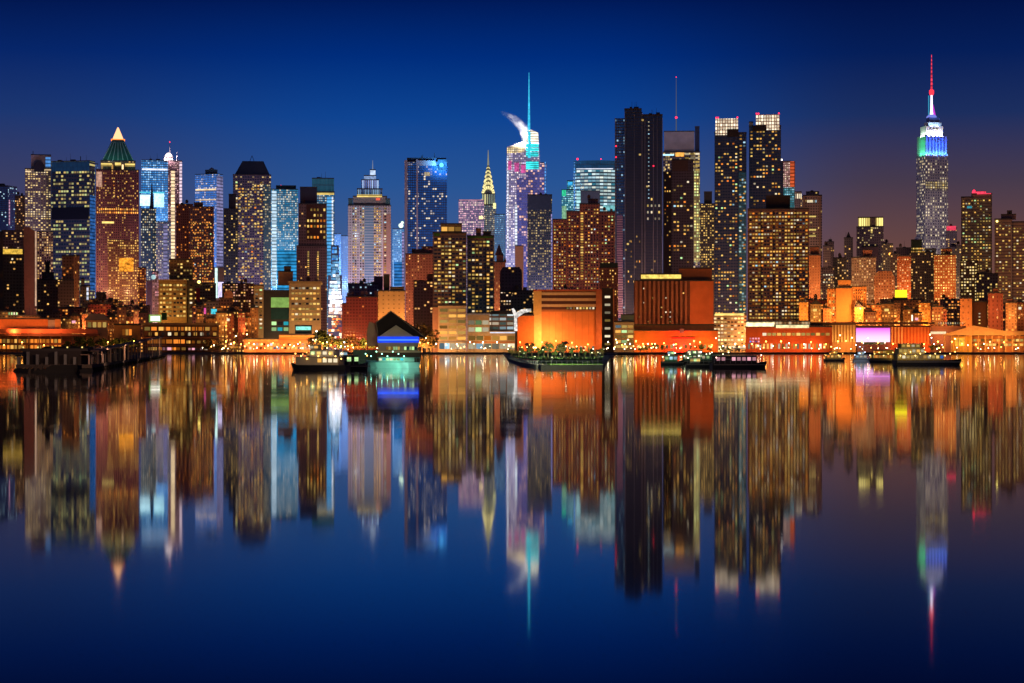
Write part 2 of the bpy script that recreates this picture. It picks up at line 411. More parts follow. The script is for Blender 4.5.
t.taper('lantern', 112, 124, 140.3, 117.4, 118.6, 127.5, glow('tip_orange', (1, .5, .24), 1.7), inset=17, dep=13)
t.slab('lantern_sill', 111, 125, 139, 141.2, glow('sill_orange', (1, .22, .03), 1.8), inset=17.5)
t.slab('lit_corner', 96.4, 102, 172, 187, glow('corner_pink', (1, .55, .4), .5, var=.6))
for y in (209.3, 212.6): t.slab('lit_floor', 97, 138, y - .8, y + .8, fac((.2, .1, .05), pu=2.6, pz=40, fu=.62, fz=1, lit=1.6, row=0, a=WARM, b=ORG, st=1.5), out=.5)
t.slab('lit_loggia', 102, 114, 221.6, 223.8, STRIPY, out=.5)
t.slab('lit_sign', 119, 133.5, 258, 271.5, glow('sign_orange', (1, .35, .03), 1.0, var=.8), out=.8)
t.panes(99, 137, 176, 206, 9, 8, .34, .34, .16, APT, unlit=False); t.done()
t = T('office_block', 'grey-blue sliver of a slab between the dark blue slab and the brick pyramid tower', 88, 98, 2700)
t.box('wall', 88, 98, 164, None, fac((.2, .22, .3), (.03, .08, .2), 1.8, 2.6, .6, .5, .2, .3, COOL, COOL, .5, (.02, .07, .22))); t.done()

# -- blue glass tower with two bright panels
t = T('office_tower', 'pale blue lit glass tower carrying two bright white screens high on its face', 141.5, 168, 2560, cat='skyscraper')
t.box('wall', 141.5, 168, 160.5, None, fac((.16, .24, .38), (.03, .12, .3), 2.2, 3., .7, .6, .45, .5, COOL, COOL, .6, (.02, .2, .55)))
t.slab('light_band', 142, 167.5, 168.6, 170.2, STRIPW)
t.slab('screen', 140, 150, 195, 206, glow('screen_ice', (.55, .9, 1), 1.7, var=.35), out=1.5); t.slab('screen', 154, 164, 193.5, 207, glow('screen_ice2', (.5, .9, 1), 1.5, var=.35), out=1.5)
t.slab('screen_frame', 139.4, 164.6, 192, 193.2, STRIPT, out=1.6)
t.clutter(146, 160, 160.5, 2, tank=False); t.done()
t = T('office_tower', 'dark blue needle-topped block in front of the two white screens', 141, 156, 2380)
t.box('wall', 141, 156, 209, None, fac((.06, .1, .14), (.02, .05, .09), 2.4, 3., .62, .55, .45, .3, YEL, COOL, .8, (.006, .03, .05)))
t.taper('spire', 149.6, 154, 209, 151.4, 152.2, 184, solid('spire_navy', (.04, .07, .14), .5), inset=4, dep=5); t.done()
t = T('apartment_block', 'teal-windowed block under the blue glass tower with a lavender lit edge', 156, 171, 2360)
t.box('wall', 156, 171, 222, None, fac((.25, .28, .34), (.05, .1, .14), 2.2, 2.8, .6, .5, .4, .3, YEL, COOL, .7, (.02, .06, .12)))
t.slab('bright_strip', 163.4, 167.5, 224, 290, glow('edge_lav', (.55, .5, .95), .4, var=.4, floors=4.3)); t.done()

# -- slim tower with the white dome
t = T('office_tower', 'slim pink-lit tower with a glowing white dome and needle antenna', 168, 182, 2500, cat='skyscraper')
t.box('wall', 168, 182, 161, None, fac((.4, .27, .3), pu=2.2, pz=2.6, fu=.5, fz=.5, lit=.6, row=.2, a=PINK, b=WHITE, st=.8))
t.slab('bright_strip', 171, 174.8, 171, 262, STRIPWARM); t.slab('bright_strip', 179.5, 182, 162, 208, glow('edge_pinkwhite', (1, .75, .9), .9, var=.3, floors=4.3))
t.box('crown', 164, 173, 157.5, 161, solid('pale_stone', (.5, .47, .46)), inset=1, dep=10)
b = MB(); b.lathe(t.u(168.6), 6, [(t.z(157.5), t.k * 3.9), (t.z(155.6), t.k * 3.7), (t.z(154), t.k * 2.8), (t.z(152.7), t.k * 1.3), (t.z(152.4), .2)], 16)
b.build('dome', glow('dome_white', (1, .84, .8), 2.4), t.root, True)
t.mast('antenna', 169.8, 153, 141, .5, PALE, 6, .2); t.beacon(169.8, 142.2, BEAC, .7, 6); t.mast('antenna', 177, 161, 152, .7, PALE, 5, .3); t.done()

# -- dark brown stepped blocks in front
t = T('apartment_block', 'plain maroon brick block with a flat roof beside the slim pink-lit tower', 176, 193, 2300)
t.box('wall', 176, 193, 204.5, None, fac((.15, .065, .06), pu=2.3, pz=2.9, lit=.16, row=.2, a=ORG, b=WARM)); t.clutter(178, 190, 204.5, 1); t.done()
t = T('apartment_block', 'tall dark stepped brick block in front of the blue slab with a lavender flank', 189, 214, 2260)
t.box('wall', 189, 214, 207, None, fac((.1, .07, .09), pu=2.5, pz=2.9, lit=.4, row=.5, a=ORG, b=WARM, st=.9)); t.box('wall', 194, 203, 203, 207, BROWNM := solid('brown_brick', (.13, .07, .055), .85), inset=3)
t.panes(191, 212, 222, 290, 8, 20, .42, .4, .4, APT, unlit=False, rowk=.4); t.clutter(196, 210, 207, 1); t.done()

# -- blue slab with lavender flank
t = T('office_tower', 'blue lit slab tower with a pale lavender flank and a small dark domed cap', 195, 223, 2600, -30, 216.5, cat='skyscraper')
t.box('wall', 195, 223, 174, None, fac((.2, .26, .4), (.03, .1, .28), 2.3, 2.9, .7, .6, .35, .8, YEL, COOL, .65, (.025, .14, .5)))
MB().box(t.u(216.5) - .05, t.u(216.5) + .4, .5, t.v(222.8), t.z(300), t.z(176)).build('lit_flank', glow('flank_lav', (.42, .4, .8), .5, var=.45, floors=4.3), t.root)  # lavender light falling on this side is put in as emission
t.slab('light_band', 195.5, 216, 188.6, 190.4, STRIPWARM); t.slab('light_band', 195.5, 216, 199, 200.3, STRIPWARM)
t.box('cap', 204, 214, 170, 174, solid('cap_navy', (.05, .07, .12)), inset=3, dep=9)
MB().lathe(t.u(208.6), 8, [(t.z(170), t.k * 3), (t.z(168), t.k * 2.4), (t.z(166.6), .3)], 12).build('dome', PALE, t.root); t.done()

# -- dark mansard tower
t = T('office_tower', 'dark office tower with a sloped mansard crown, thickly dotted with warm windows', 233, 271, 2420, cat='skyscraper')
t.dep = 44
m = fac((.13, .12, .16), (.02, .03, .06), 2.9, 3., .66, .5, .3, .45, YEL, WHITE, .6, (.002, .004, .012))
t.box('wall', 233, 271, 175, None, m)
t.taper('mansard_crown', 234.5, 270, 175, 242.5, 263.5, 162, solid('mansard', (.06, .1, .17), .5), inset=2, dep=40)
MB().bar((t.u(249), 20, t.z(162)), (t.u(252), 20, t.z(154)), .3).bar((t.u(255), 20, t.z(162)), (t.u(252), 20, t.z(154)), .3).build('mast', STEEL, t.root)
t.slab('flank_glass', 263.5, 270.8, 184, 290, fac((.07, .12, .14), (.03, .08, .1), 2.2, 2.9, .75, .6, .4, .3, YEL, COOL, .6, (.012, .04, .055)), out=.3)
t.panes(235, 263, 181, 288, 9, 34, .6, .52, .4, APT, unlit=False, rowk=.5, colk=.4); t.done()
t = T('apartment_block', 'dark stepped wing hugging the left of the mansard-crowned tower', 223.5, 238, 2350)
t.box('wall', 223.5, 238, 209, None, fac((.05, .07, .08), pu=2.7, pz=3.1, lit=.28, row=.3, a=YEL, b=WARM)); t.box('wall', 228.7, 236, 194.5, 209, solid('navy_brick', (.05, .06, .09)), inset=3, dep=8); t.done()

# -- teal slab with white edge
t = T('office_tower', 'teal glass tower with a full-height white-lit edge on its left corner', 271, 298, 2550, cat='skyscraper')
t.box('wall', 271, 298, 189.5, None, fac((.1, .2, .27), (.03, .12, .17), 2.2, 2.8, .72, .6, .5, .5, YEL, COOL, .7, (.012, .16, .3)))
t.slab('bright_strip', 271.8, 276.5, 191, 286, glow('edge_ice', (.6, .82, 1), .95, var=.3, floors=4.3), out=.6)  # lit corner painted as an emissive strip
t.slab('lit_base', 277, 297, 250, 290, glow('base_azure', (.04, .42, .9), .6, var=.5, floors=4.3), out=.5)  # blue glow at the foot painted with an emissive panel
t.box('crown', 276, 296, 186, 189.5, solid('cap_teal', (.05, .1, .13)), inset=5, dep=14); t.beacon(281, 185.5, BEAC, .6, 6); t.done()

# -- purple brown tower with two lit stairwells
t = T('office_tower', 'grey-brown setback tower with a navy top block and two vertical strips of lit stair windows', 296, 327, 2300)
wall = fac((.17, .11, .12), pu=2.6, pz=3.2, lit=.06, row=.2, a=WARM, b=WARM)
t.box('wall', 296.5, 327, 246, None, wall); t.box('wall', 298.5, 326.5, 204, 246, fac((.16, .12, .13), pu=3, pz=3.5, lit=.12), inset=3)
t.box('top_block', 300, 317, 187.5, 204, solid('navy_cap', (.035, .045, .1), .6), inset=8, dep=16)
t.slab('dark_face', 306.5, 326, 204.5, 240, solid('maroon_face', (.07, .03, .025), .8), inset=3)
t.panes(306.5, 326, 207, 240, 6, 6, .55, .5, .5, [('orange', 3), ('warm', 4), ('yellow', 3)], inset=2.7, unlit=False)
for x in (308.3, 318): t.panes(x - .9, x + .9, 251, 280, 1, 14, .9, .62, .95, [('yellow', 4), ('warm', 2)])
t.clutter(300, 322, 204, 2, inset=6, tank=True); t.done()
# -- teal tower with blue-white edge
t = T('office_tower', 'teal crowned tower with a yellow light band and a blue-white lit edge on its right', 311, 334.5, 2480, cat='skyscraper')
t.box('wall', 311, 334.5, 192, None, fac((.1, .17, .22), (.03, .1, .14), 2.4, 3., .7, .55, .5, .4, YEL, COOL, .7, (.012, .14, .28)))
t.box('crown', 312, 334, 178.5, 192, fac((.05, .13, .17), (.02, .09, .13), 2, 9, .8, .9, 0, 0, gl=(.008, .05, .075)), inset=2, dep=22)
t.slab('light_band', 315, 334, 192.5, 194.6, STRIPY); t.slab('bright_strip', 326.8, 333.2, 196, 290, glow('edge_sky', (.12, .5, 1), .75, var=.35, floors=4.3), out=.5); t.slab('bright_strip', 331.8, 333.2, 196, 262, STRIPW, out=.9)
t.clutter(316, 328, 178.5, 2, tank=False); t.done()
t = T('office_tower', 'slender pale blue slab at the mouth of the glowing street', 333.5, 341, 2700)
t.box('wall', 333.5, 341, 234, None, fac((.25, .33, .45), (.05, .16, .34), 1.9, 2.6, .7, .6, .3, .3, COOL, COOL, .5, (.03, .11, .28))); t.done()
# glowing street: made-up sign panels stand in for the canyon's glow
t = T('billboard_tower', 'column of dazzling white and blue panels standing in for the street canyon glow', 327, 342, 2420, cat='billboard')
t.box('wall', 331, 339, 246, None, solid('screen_back', (.1, .1, .12))); t.box('wall', 328, 342, 276, None, solid('screen_back', (.1, .1, .12)), inset=.1)
sg = random.Random(4); y = 247.
CANY = [((.08, .35, 1), .7), ((.2, .55, 1), .9), ((.5, .75, 1), 1.2), ((.8, .88, 1), 1.7), ((1, .92, .95), 2.2), ((1, .62, .5), 1.2), ((.6, .7, 1), 1.)]
while y < 313:
    q = (y - 247) / 66; hgt = sg.uniform(2., 5.5); wd = 2.2 + 4.4 * min(1, q * 1.25); c0 = 335. + sg.uniform(-.8, .8)
    x0 = c0 - wd * sg.uniform(.75, 1.1)
    while x0 < c0 + wd * .9:
        w_ = sg.uniform(1.6, 4.6); k = min(6, max(0, int(q * 5 + sg.uniform(-.7, 1.2)))); h_ = hgt * sg.uniform(.6, .95)
        t.slab('screen', x0, min(x0 + w_, c0 + wd * 1.1), y, y + h_, glow('street_glow_%d_%d' % (k, sg.randrange(3)), CANY[k][0], CANY[k][1] * sg.uniform(.6, 1.2), True, .5), out=sg.uniform(.6, 2.2)); x0 += w_ + .25
    y += hgt
LOWC = [((1, .3, .05), 1.3), ((1, .12, .04), .9), ((1, .55, .15), 1.6), ((1, .8, .5), 1.8), ((.9, .3, .2), .6)]
while y < 343:
    hgt = sg.uniform(1.6, 4.); x0 = 328.3
    while x0 < 341:
        w_ = sg.uniform(1.2, 3.6); k = sg.randrange(5)
        if sg.random() < .8: t.slab('screen', x0, min(x0 + w_, 341.6), y, y + hgt * sg.uniform(.5, .9), glow('street_glow_low_%d' % k, LOWC[k][0], LOWC[k][1], False, .5), out=sg.uniform(.5, 2.))
        x0 += w_ + .3
    y += hgt
t.done()
t = T('office_tower', 'pale lavender-blue slab rising behind the street between the glowing canyon and the grey crowned tower', 340, 350, 2760)
t.box('wall', 340, 350, 236, None, fac((.3, .34, .46), (.08, .16, .32), 2.2, 2.8, .6, .5, .1, .2, COOL, COOL, .4, (.06, .15, .36))); t.done()
# -- grey tower with the stepped blue crown
t = T('office_tower', 'grey stone tower with a yellow light band under a stepped blue-lit crown and mast', 348, 391, 2350, cat='skyscraper')
t.dep = 42
t.box('wall', 348, 391, 205.5, None, fac((.5, .45, .5), (.2, .18, .22), pu=3, pz=3.2, lit=.02, row=0))
t.slab('glass_bay', 364.5, 373.5, 206, 290, fac((.3, .36, .46), (.12, .2, .3), 40, 3.2, 1, .6, 0, 0, gl=(.02, .035, .06)), out=.3)
t.slab('lit_flank', 383, 390.6, 214, 292, solid('rose_lit_stone', (.42, .24, .2), .8), out=.25)  # pink light on this side put into the stone colour
for a_, b_, n_ in ((352.2, 357, 2), (359.6, 364.4, 2), (373.6, 381, 3), (383.4, 387, 1)):
    t.panes(a_, b_, 207, 290, n_, 30, .55, .5, .62, [('yellow', 5), ('warm', 4), ('white', 2), ('cool', 1)], colk=.2, inset=-.35)
t.box('crown', 353, 387, 196.5, 205.5, solid('crown_grey', (.3, .29, .33)), inset=4, dep=32)
t.slab('light_band', 357, 382, 194.6, 197, STRIPY, inset=3.6); t.slab('lit_sign', 376, 380, 197.8, 200.2, glow('sign_red', (1, .15, .08), .9), inset=3.6)
t.box('crown', 357, 382.5, 189, 196.5, fac((.12, .17, .3), (.1, .2, .5), 2., 12, .5, .9, .5, 0, COOL, COOL, .4, (.02, .06, .16)), inset=8, dep=24)
crown2 = fac((.3, .36, .6), (.1, .2, .5), 2.2, 12, .5, .8, .9, 0, COOL, LAV, .7, (.05, .1, .3))
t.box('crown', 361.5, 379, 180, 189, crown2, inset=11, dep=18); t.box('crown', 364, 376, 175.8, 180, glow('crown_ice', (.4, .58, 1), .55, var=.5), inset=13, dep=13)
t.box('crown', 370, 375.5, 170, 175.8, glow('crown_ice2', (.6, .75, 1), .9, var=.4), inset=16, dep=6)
t.mast('mast', 372.7, 170, 160.3, .7, glow('mast_ice', (.55, .65, .9), .35), 19, .25); 
for x in (350.5, 388): t.box('turret', x - 2.2, x + 2.2, 199, 205.5, solid('turret_teal', (.06, .15, .2)), inset=2, dep=6)
t.done()
# -- distant pale teal pair behind
t = T('office_tower', 'pale teal slab topped by a cluster of white lights, left of the royal blue tower', 392.5, 404, 2650)
t.box('wall', 392.5, 404, 229, None, fac((.2, .3, .38), (.04, .13, .2), 2.1, 2.7, .7, .6, .35, .4, COOL, YEL, .7, (.02, .1, .22)))
t.slab('lit_base', 394, 403.5, 262, 286, glow('base_azure2', (.05, .3, .85), .6, var=.4, floors=4.3)); MB().ball(t.u(401), 2, t.z(225.5), 3.2).ball(t.u(402.4), 2, t.z(222.5), 2.).build('beacon', glow('beacon_mint', (.75, 1, .75), 1.6, var=.4), t.root)
t.slab('bright_strip', 402, 404, 232, 290, STRIPL); t.done()
# -- royal blue tower
t = T('office_tower', 'royal blue glass tower with pale corner ribs and a blue-white beacon at its top right', 404.5, 447, 2450, cat='skyscraper')
t.dep = 45
t.box('wall', 404.5, 447, 162, None, fac((.03, .07, .16), (.012, .05, .16), 2.7, 3., .75, .6, .17, .5, WHITE, YEL, .75, (.003, .04, .18)))
t.box('crown', 407, 446, 158.5, 162, solid('crown_royal', (.03, .06, .14)), inset=4, dep=34)
t.slab('rib', 404.6, 407.4, 160, 300, solid('rib_pale', (.4, .4, .46), .6), out=.6); t.slab('rib', 416.3, 418, 159.5, 300, solid('rib_pale', (.4, .4, .46), .6), out=.6)
t.slab('head_band', 417, 435.5, 160.6, 165.6, solid('head_band', (.34, .3, .34)), out=.5)
MB().ball(t.u(441.5), -1.5, t.z(165), 2.6, n=14, k=8).build('beacon', glow('beacon_azure', (.1, .5, 1), 2.6), t.root); t.slab('screen', 437.8, 446.4, 159.5, 170, glow('bloom_azure', (.05, .35, 1), .8, var=.7), out=.6); lamp_spot('beacon_light', (t.u(441), -10, t.z(166)), (.15, .55, 1), 16000, 1.5, 150, 0, t.root)  # azure panel paints the beacon's bloom, no screen there
for x, y in ((421.5, 155.6), (422.6, 154.8), (434.6, 153)): t.mast('mast', x, 160, y, .6, STEEL, 6, .3)
t.slab('light_band', 424.5, 430, 172, 176, glow('band_dimwhite', (1, .8, .5), .4, var=.4)); t.done()
t = T('apartment_block', 'salmon brick block with stepped roof in front of the foot of the royal blue tower', 405.5, 434, 2150)
br = fac((.3, .13, .09), pu=3.1, pz=3., fu=.4, fz=.45, lit=.15, row=.2, a=WARM, b=PINK)
t.box('wall', 405.5, 434, 254, None, br); t.box('wall', 412, 424, 250, 254, br, inset=4, dep=12); t.box('wall', 422, 433, 247, 254, br, inset=4, dep=12); t.clutter(410, 430, 254, 1); t.done()
t = T('apartment_block', 'dark plum block with a curved shoulder left of the twin apartment towers', 413, 434, 2040)
t.box('wall', 413.5, 434, 281, None, fac((.1, .06, .08), pu=3.2, pz=3.3, lit=.16, row=.2, a=WARM, b=PINK)); t.box('wall', 427, 433, 275, 281, solid('plum', (.08, .05, .08)), inset=4, dep=6); t.done()

# -- flat pink grid slab behind, and the arched steel spire
t = T('office_tower', 'wide flat-topped slab with a pale pink window grid behind the twin apartment towers', 458.5, 484, 2900, cat='skyscraper')
t.box('wall', 458.5, 484, 200, None, fac((.5, .36, .42), (.12, .07, .12), 2.3, 3.1, .6, .62, .75, .6, PINK, WHITE, .9, (.16, .08, .16)))
t.slab('light_band', 459, 483.5, 199.6, 200.8, STRIPP); t.slab('lit_sign', 479, 483, 216, 219, glow('sign_gold', (1, .75, .3), 1.8)); t.done()
t = T('office_tower', 'slender art deco tower with a glowing yellow tiered arch crown and needle spire', 480.5, 496.5, 3000, cat='skyscraper')
t.dep = 24
t.box('wall', 481, 496.3, 205, None, fac((.5, .52, .5), (.2, .26, .28), 2.3, 3., .5, .6, .35, .2, YEL, COOL, .7, (.08, .13, .15)))  # glow in the panes brightens the body in place of lamps
t.box('wall', 482.2, 495.2, 194, 205, fac((.6, .6, .5), (.2, .26, .24), 3.4, 20, .45, .9, .4, 0, YEL, GRN, .7, (.14, .19, .13)), inset=2, dep=20)
st_ = solid('deco_steel', (.5, .5, .42), .3, .7); ylw = glow('deco_yellow', (1, .84, .36), 1.25, var=.3)
lev = [(194, 6.5), (188.5, 5.5), (183, 4.5), (178, 3.6), (173.5, 2.7), (169, 1.8), (165.5, 1.)]
cxp = 488.2
for k, ((ya, wa), (yb, wb)) in enumerate(zip(lev[:-1], lev[1:])):
    o = t.taper('crown', cxp - wa, cxp + wa, ya, cxp - wb, cxp + wb, yb, st_, inset=12 - wa * t.k, dep=2 * wa * t.k)
    b = MB(); yf = 12 - wa * t.k - .5                       # lit arch ring of this tier, with triangular window gaps
    for i in range(9):
        a0 = math.pi * (i + .12) / 9; a1 = math.pi * (i + .8) / 9
        ri, ro = wa * .62 * t.k, wa * 1.02 * t.k
        zc = t.z(ya, 12); hs = 1.12
        b.front([(t.u(cxp) + r * math.cos(q), zc + hs * r * math.sin(q)) for r, q in ((ri, a0), (ro, a0), (ro, a1), (ri, a1))], yf - .25, yf + .5)
    b.build('lit_arch', ylw, o)
t.taper('spire', cxp - 1.1, cxp + 1.1, 166, cxp - .25, cxp + .25, 150, glow('deco_needle', (.8, .8, .6), .3), inset=11, dep=2.5, top=.5)
t.slab('lit_shoulder', 493.2, 496, 203, 208.6, glow('deco_shoulder', (.95, .9, .4), 1.2, var=.3), out=.4); t.slab('lit_shoulder', 480.8, 483, 199, 204, glow('deco_shoulder', (.95, .9, .4), 1.2), out=.4); t.done()
t = T('office_tower', 'pale powder-blue slab between the arched spire and the crystal tower', 494.5, 505, 2800)
t.box('wall', 494.5, 505, 214.5, None, fac((.28, .36, .42), (.06, .18, .28), 2.2, 3., .6, .5, .2, .2, COOL, COOL, .45, (.05, .15, .26))); t.done()

# -- crystal tower with the cyan spire
t = T('office_tower', 'faceted crystal glass tower with slanted white crowns and a tall cyan spire', 505, 547, 2650, cat='skyscraper')
t.dep = 44
cw = fac((.55, .5, .6), (.12, .11, .2), 2.5, 3.1, .62, .55, .6, .4, WHITE, LAV, 1., (.14, .12, .24))
cp = fac((.22, .2, .36), (.05, .05, .16), 3., 3.4, .8, .7, .28, .5, WARM, LAV, .9, (.05, .05, .19))
t.box('wall', 516, 546.5, 163, None, cp, inset=2, dep=38)
zt = t.z(147); zs = t.z(140.5)
MB().front([(t.u(505), 0), (t.u(516.5), 0), (t.u(526), t.z(200)), (t.u(526), zs), (t.u(506.8), zt)], -2, 26).build('wall', cw, t.root)
t.slab('wall', 516.5, 527, 178, 300, cp, out=2.4, thick=.4)
MB().front([(t.u(523.5), t.z(170)), (t.u(540.5), t.z(170)), (t.u(538.4), t.z(132.6)), (t.u(531), t.z(129.5)), (t.u(524.5), t.z(135))], -1, 20).build('wall', cw, t.root)
gw = glow('crown_white', (1, .93, .74), 1.25, var=.4, floors=3.4)
MB().front([(t.u(524.6), t.z(142)), (t.u(538.6), t.z(142)), (t.u(538), t.z(133)), (t.u(531), t.z(130.2)), (t.u(525), t.z(135.4))], -1.6, -1.1).build('lit_crown', gw, t.root)
MB().front([(t.u(507.2), t.z(154)), (t.u(525), t.z(152)), (t.u(525), t.z(142)), (t.u(507.2), t.z(148))], -2.6, -2.1).build('lit_crown', fac((.6, .5, .3), (.2, .16, .1), 2.6, 2.6, .7, .66, 1.2, .2, WHITE, YEL, 1.1, (.3, .26, .17)), t.root)
for y0, y1 in ((144, 147.4), (148.4, 151.2), (152.4, 156.6), (161.5, 169)): t.slab('screen', 526, 538.6, y0, y1, glow('screen_cyan', (.05, .8, .85), 1.3, var=.5, floors=2.6), out=1.8)
for x0, x1, y0, y1 in ((508, 511.5, 161, 170), (514.5, 519, 163, 172), (521, 525.5, 165, 173)): t.slab('screen', x0, x1, y0, y1, glow('screen_magenta', (.8, .12, .42), .7, var=.6), out=2.8)
t.slab('bright_strip', 527.5, 529.6, 206, 292, glow('edge_violet', (.8, .72, 1), 1.1, var=.3, floors=4.3), out=2.6); t.slab('bright_strip', 507.2, 508.4, 156, 250, STRIPW, out=2.7); t.slab('bright_strip', 515, 517.2, 205, 262, STRIPW, out=2.9)
t.slab('bright_strip', 544.6, 546, 162, 205, STRIPB, out=.2)
sp = MB(); y = 14
sp.cone(t.u(529), y, t.z(140, y), t.z(112, y), 2., 1.35, 8).cone(t.u(529), y, t.z(112, y), t.z(92, y), 1.35, .85, 8).cone(t.u(529), y, t.z(92, y), t.z(72.5, y), .85, .3, 8)
sp.build('spire', glow('spire_cyan', (.05, .62, .95), .95, var=.35), t.root)
t.slab('spire_base', 528, 530.6, 132, 158, glow('spire_cyan2', (.05, .7, .9), 1., var=.3), out=2.3); t.done()
# steam drifting off its crown
P0 = at(525.5, 137, 2660)
def plume():
    b = MB(); path = [(525.5, 140, 2.2), (524.6, 134, 2.6), (523, 128.5, 3.0), (519.5, 124, 3.4), (515, 120, 3.6), (510, 116, 3.9), (504.5, 113, 4.), (499, 111.5, 3.4)]
    n = 14; vs = []; fs = []
    for k, (px, py, r) in enumerate(path):
        c = at(px, py, 2650); q = Vector((path[min(k + 1, 7)][0] - path[max(k - 1, 0)][0], 0, path[max(k - 1, 0)][1] - path[min(k + 1, 7)][1])).normalized()
        s1 = Vector((-q.z, 0, q.x)); rr = r * 2.3
        for i in range(n):
            w = 2 * math.pi * i / n; wob = 1 + .16 * math.sin(3 * w + k * 1.7) + .1 * math.sin(5 * w - k)
            vs.append(c + (s1 * math.cos(w) + Vector((0, 1, 0)) * math.sin(w)) * rr * wob)
    for k in range(len(path) - 1):
        for i in range(n): fs.append((k * n + i, k * n + (i + 1) % n, (k + 1) * n + (i + 1) % n, (k + 1) * n + i))
    fs += [tuple(range(n - 1, -1, -1)), tuple((len(path) - 1) * n + i for i in range(n))]
    b.add(vs, fs)
    m, nn, l = new_mat('steam')
    out = nn.new('ShaderNodeOutputMaterial'); v = nn.new('ShaderNodeVolumePrincipled'); v.inputs['Color'].default_value = (.95, .95, .97, 1)
    tc = nn.new('ShaderNodeTexCoord'); sx = nn.new('ShaderNodeSeparateXYZ'); l.new(tc.outputs['Object'], sx.inputs[0])
    def M(op, a_, b_=None):
        x = nn.new('ShaderNodeMath'); x.operation = op
        for k, q in enumerate((a_, b_)):
            if q is None: continue
            if isinstance(q, (int, float)): x.inputs[k].default_value = q
            else: l.new(q, x.inputs[k])
        return x.outputs[0]
    za, zb = at(0, 142, 2650).z, at(0, 108, 2650).z; xa, xb = at(498, 0, 2650).x, at(527, 0, 2650).x
    # centre line of the drifting steam: across (x) as a function of height (z)
    fc = nn.new('ShaderNodeFloatCurve'); cv = fc.mapping.curves[0]
    pts = sorted(((at(0, py, 2650).z - za) / (zb - za), (at(px, 0, 2650).x - xa) / (xb - xa)) for px, py, r in path)
    while len(cv.points) < len(pts): cv.points.new(.5, .5)
    for q, (u_, w_) in zip(cv.points, pts): q.location = (u_, w_)
    fc.mapping.update()
    zn = M('DIVIDE', M('SUBTRACT', sx.outputs[2], za), zb - za); l.new(zn, fc.inputs['Value'])
    xc = M('ADD', M('MULTIPLY', fc.outputs[0], xb - xa), xa)
    dx = M('MULTIPLY', M('SUBTRACT', sx.outputs[0], xc), .72); dy = M('SUBTRACT', sx.outputs[1], 2650.)
    d = M('SQRT', M('ADD', M('MULTIPLY', dx, dx), M('MULTIPLY', dy, dy)))
    f = nn.new('ShaderNodeMapRange'); f.interpolation_type = 'SMOOTHSTEP'; f.inputs[1].default_value = 0; f.inputs[2].default_value = 7.5; f.inputs[3].default_value = 1; f.inputs[4].default_value = 0; l.new(d, f.inputs[0])
    fx = nn.new('ShaderNodeMapRange'); fx.interpolation_type = 'SMOOTHSTEP'; fx.inputs[1].default_value = at(499, 100, 2650).x; fx.inputs[2].default_value = at(520, 100, 2650).x; l.new(sx.outputs[0], fx.inputs[0])
    nz = nn.new('ShaderNodeTexNoise'); nz.inputs['Scale'].default_value = .1; nz.inputs['Detail'].default_value = 1; l.new(tc.outputs['Object'], nz.inputs['Vector'])
    l.new(M('MULTIPLY', M('MULTIPLY', f.outputs[0], fx.outputs[0]), M('MULTIPLY', M('MAXIMUM', M('SUBTRACT', nz.outputs['Fac'], .32), 0.), .36)), v.inputs['Density']); l.new(v.outputs[0], out.inputs['Volume'])
    m.cycles.volume_step_rate = .15
    o = b.build('steam_plume', m); o['kind'] = 'stuff'
    import bmesh
    bm = bmesh.new(); bm.from_mesh(o.data); bmesh.ops.recalc_face_normals(bm, faces=bm.faces); bm.to_mesh(o.data); bm.free()
    tag(o, 'white floodlit steam drifting left from the crown of the crystal tower', 'steam')
plume()

# -- dark block in front of the crystal tower
t = T('office_tower', 'dark slate office block with a blank navy top in front of the crystal tower', 527.5, 552, 2350)
t.box('wall', 527.5, 552, 195, None, fac((.1, .14, .19), (.02, .04, .06), 2.6, 3., .6, .5, .5, .2, YEL, WHITE, .5, (.005, .014, .024)))
t.slab('blank_top', 527.6, 550.6, 195.4, 210, solid('navy_top', (.07, .13, .24), .5)); t.slab('bright_strip', 551, 552, 214, 290, STRIPL); t.clutter(530, 548, 195, 2, tank=False); t.done()

# -- teal group
t = T('office_tower', 'stepped turquoise glass tower with green and blue lit fins, left of the curved banded tower', 561, 575, 2750)
gl_ = fac((.08, .25, .3), (.03, .16, .2), 2.2, 2.9, .7, .6, .5, .5, COOL, GRN, .7, (.02, .2, .26))
t.box('wall', 561.5, 575, 190, None, gl_); t.box('wall', 567, 575, 181, 190, gl_, inset=3, dep=10)
t.slab('bright_strip', 562, 566, 190, 196, glow('fin_green', (.05, .9, .45), .7, var=.4)); t.slab('bright_strip', 568, 572.5, 182, 185.4, glow('fin_blue', (.05, .5, 1), 1., var=.4), inset=3); t.slab('bright_strip', 562, 566.5, 206, 222, glow('fin_lime', (.5, 1, .6), .4, var=.6)); t.done()
t = T('office_tower', 'curved turquoise tower with white horizontal light bands and a dark blue crown', 573.5, 618, 2600, cat='skyscraper')
t.dep = 40
bands = fac((.08, .2, .26), (.03, .14, .18), 5, 4.3, .92, .55, .95, .4, WHITE, COOL, .75, (.02, .14, .2))
ar = [(t.u(573.5) + (t.u(618) - t.u(573.5)) * q / 10, -9 * math.sin(math.pi * q / 10)) for q in range(11)]
MB().prism(ar + [(t.u(618), 38), (t.u(573.5), 38)], 0, t.z(169.6)).build('wall', bands, t.root)
MB().prism(ar + [(t.u(618), 38), (t.u(573.5), 38)], t.z(169.6), t.z(161)).build('crown', fac((.03, .09, .16), (.02, .07, .13), 3, 9, .85, .9, 0, 0, gl=(.003, .03, .075)), t.root)
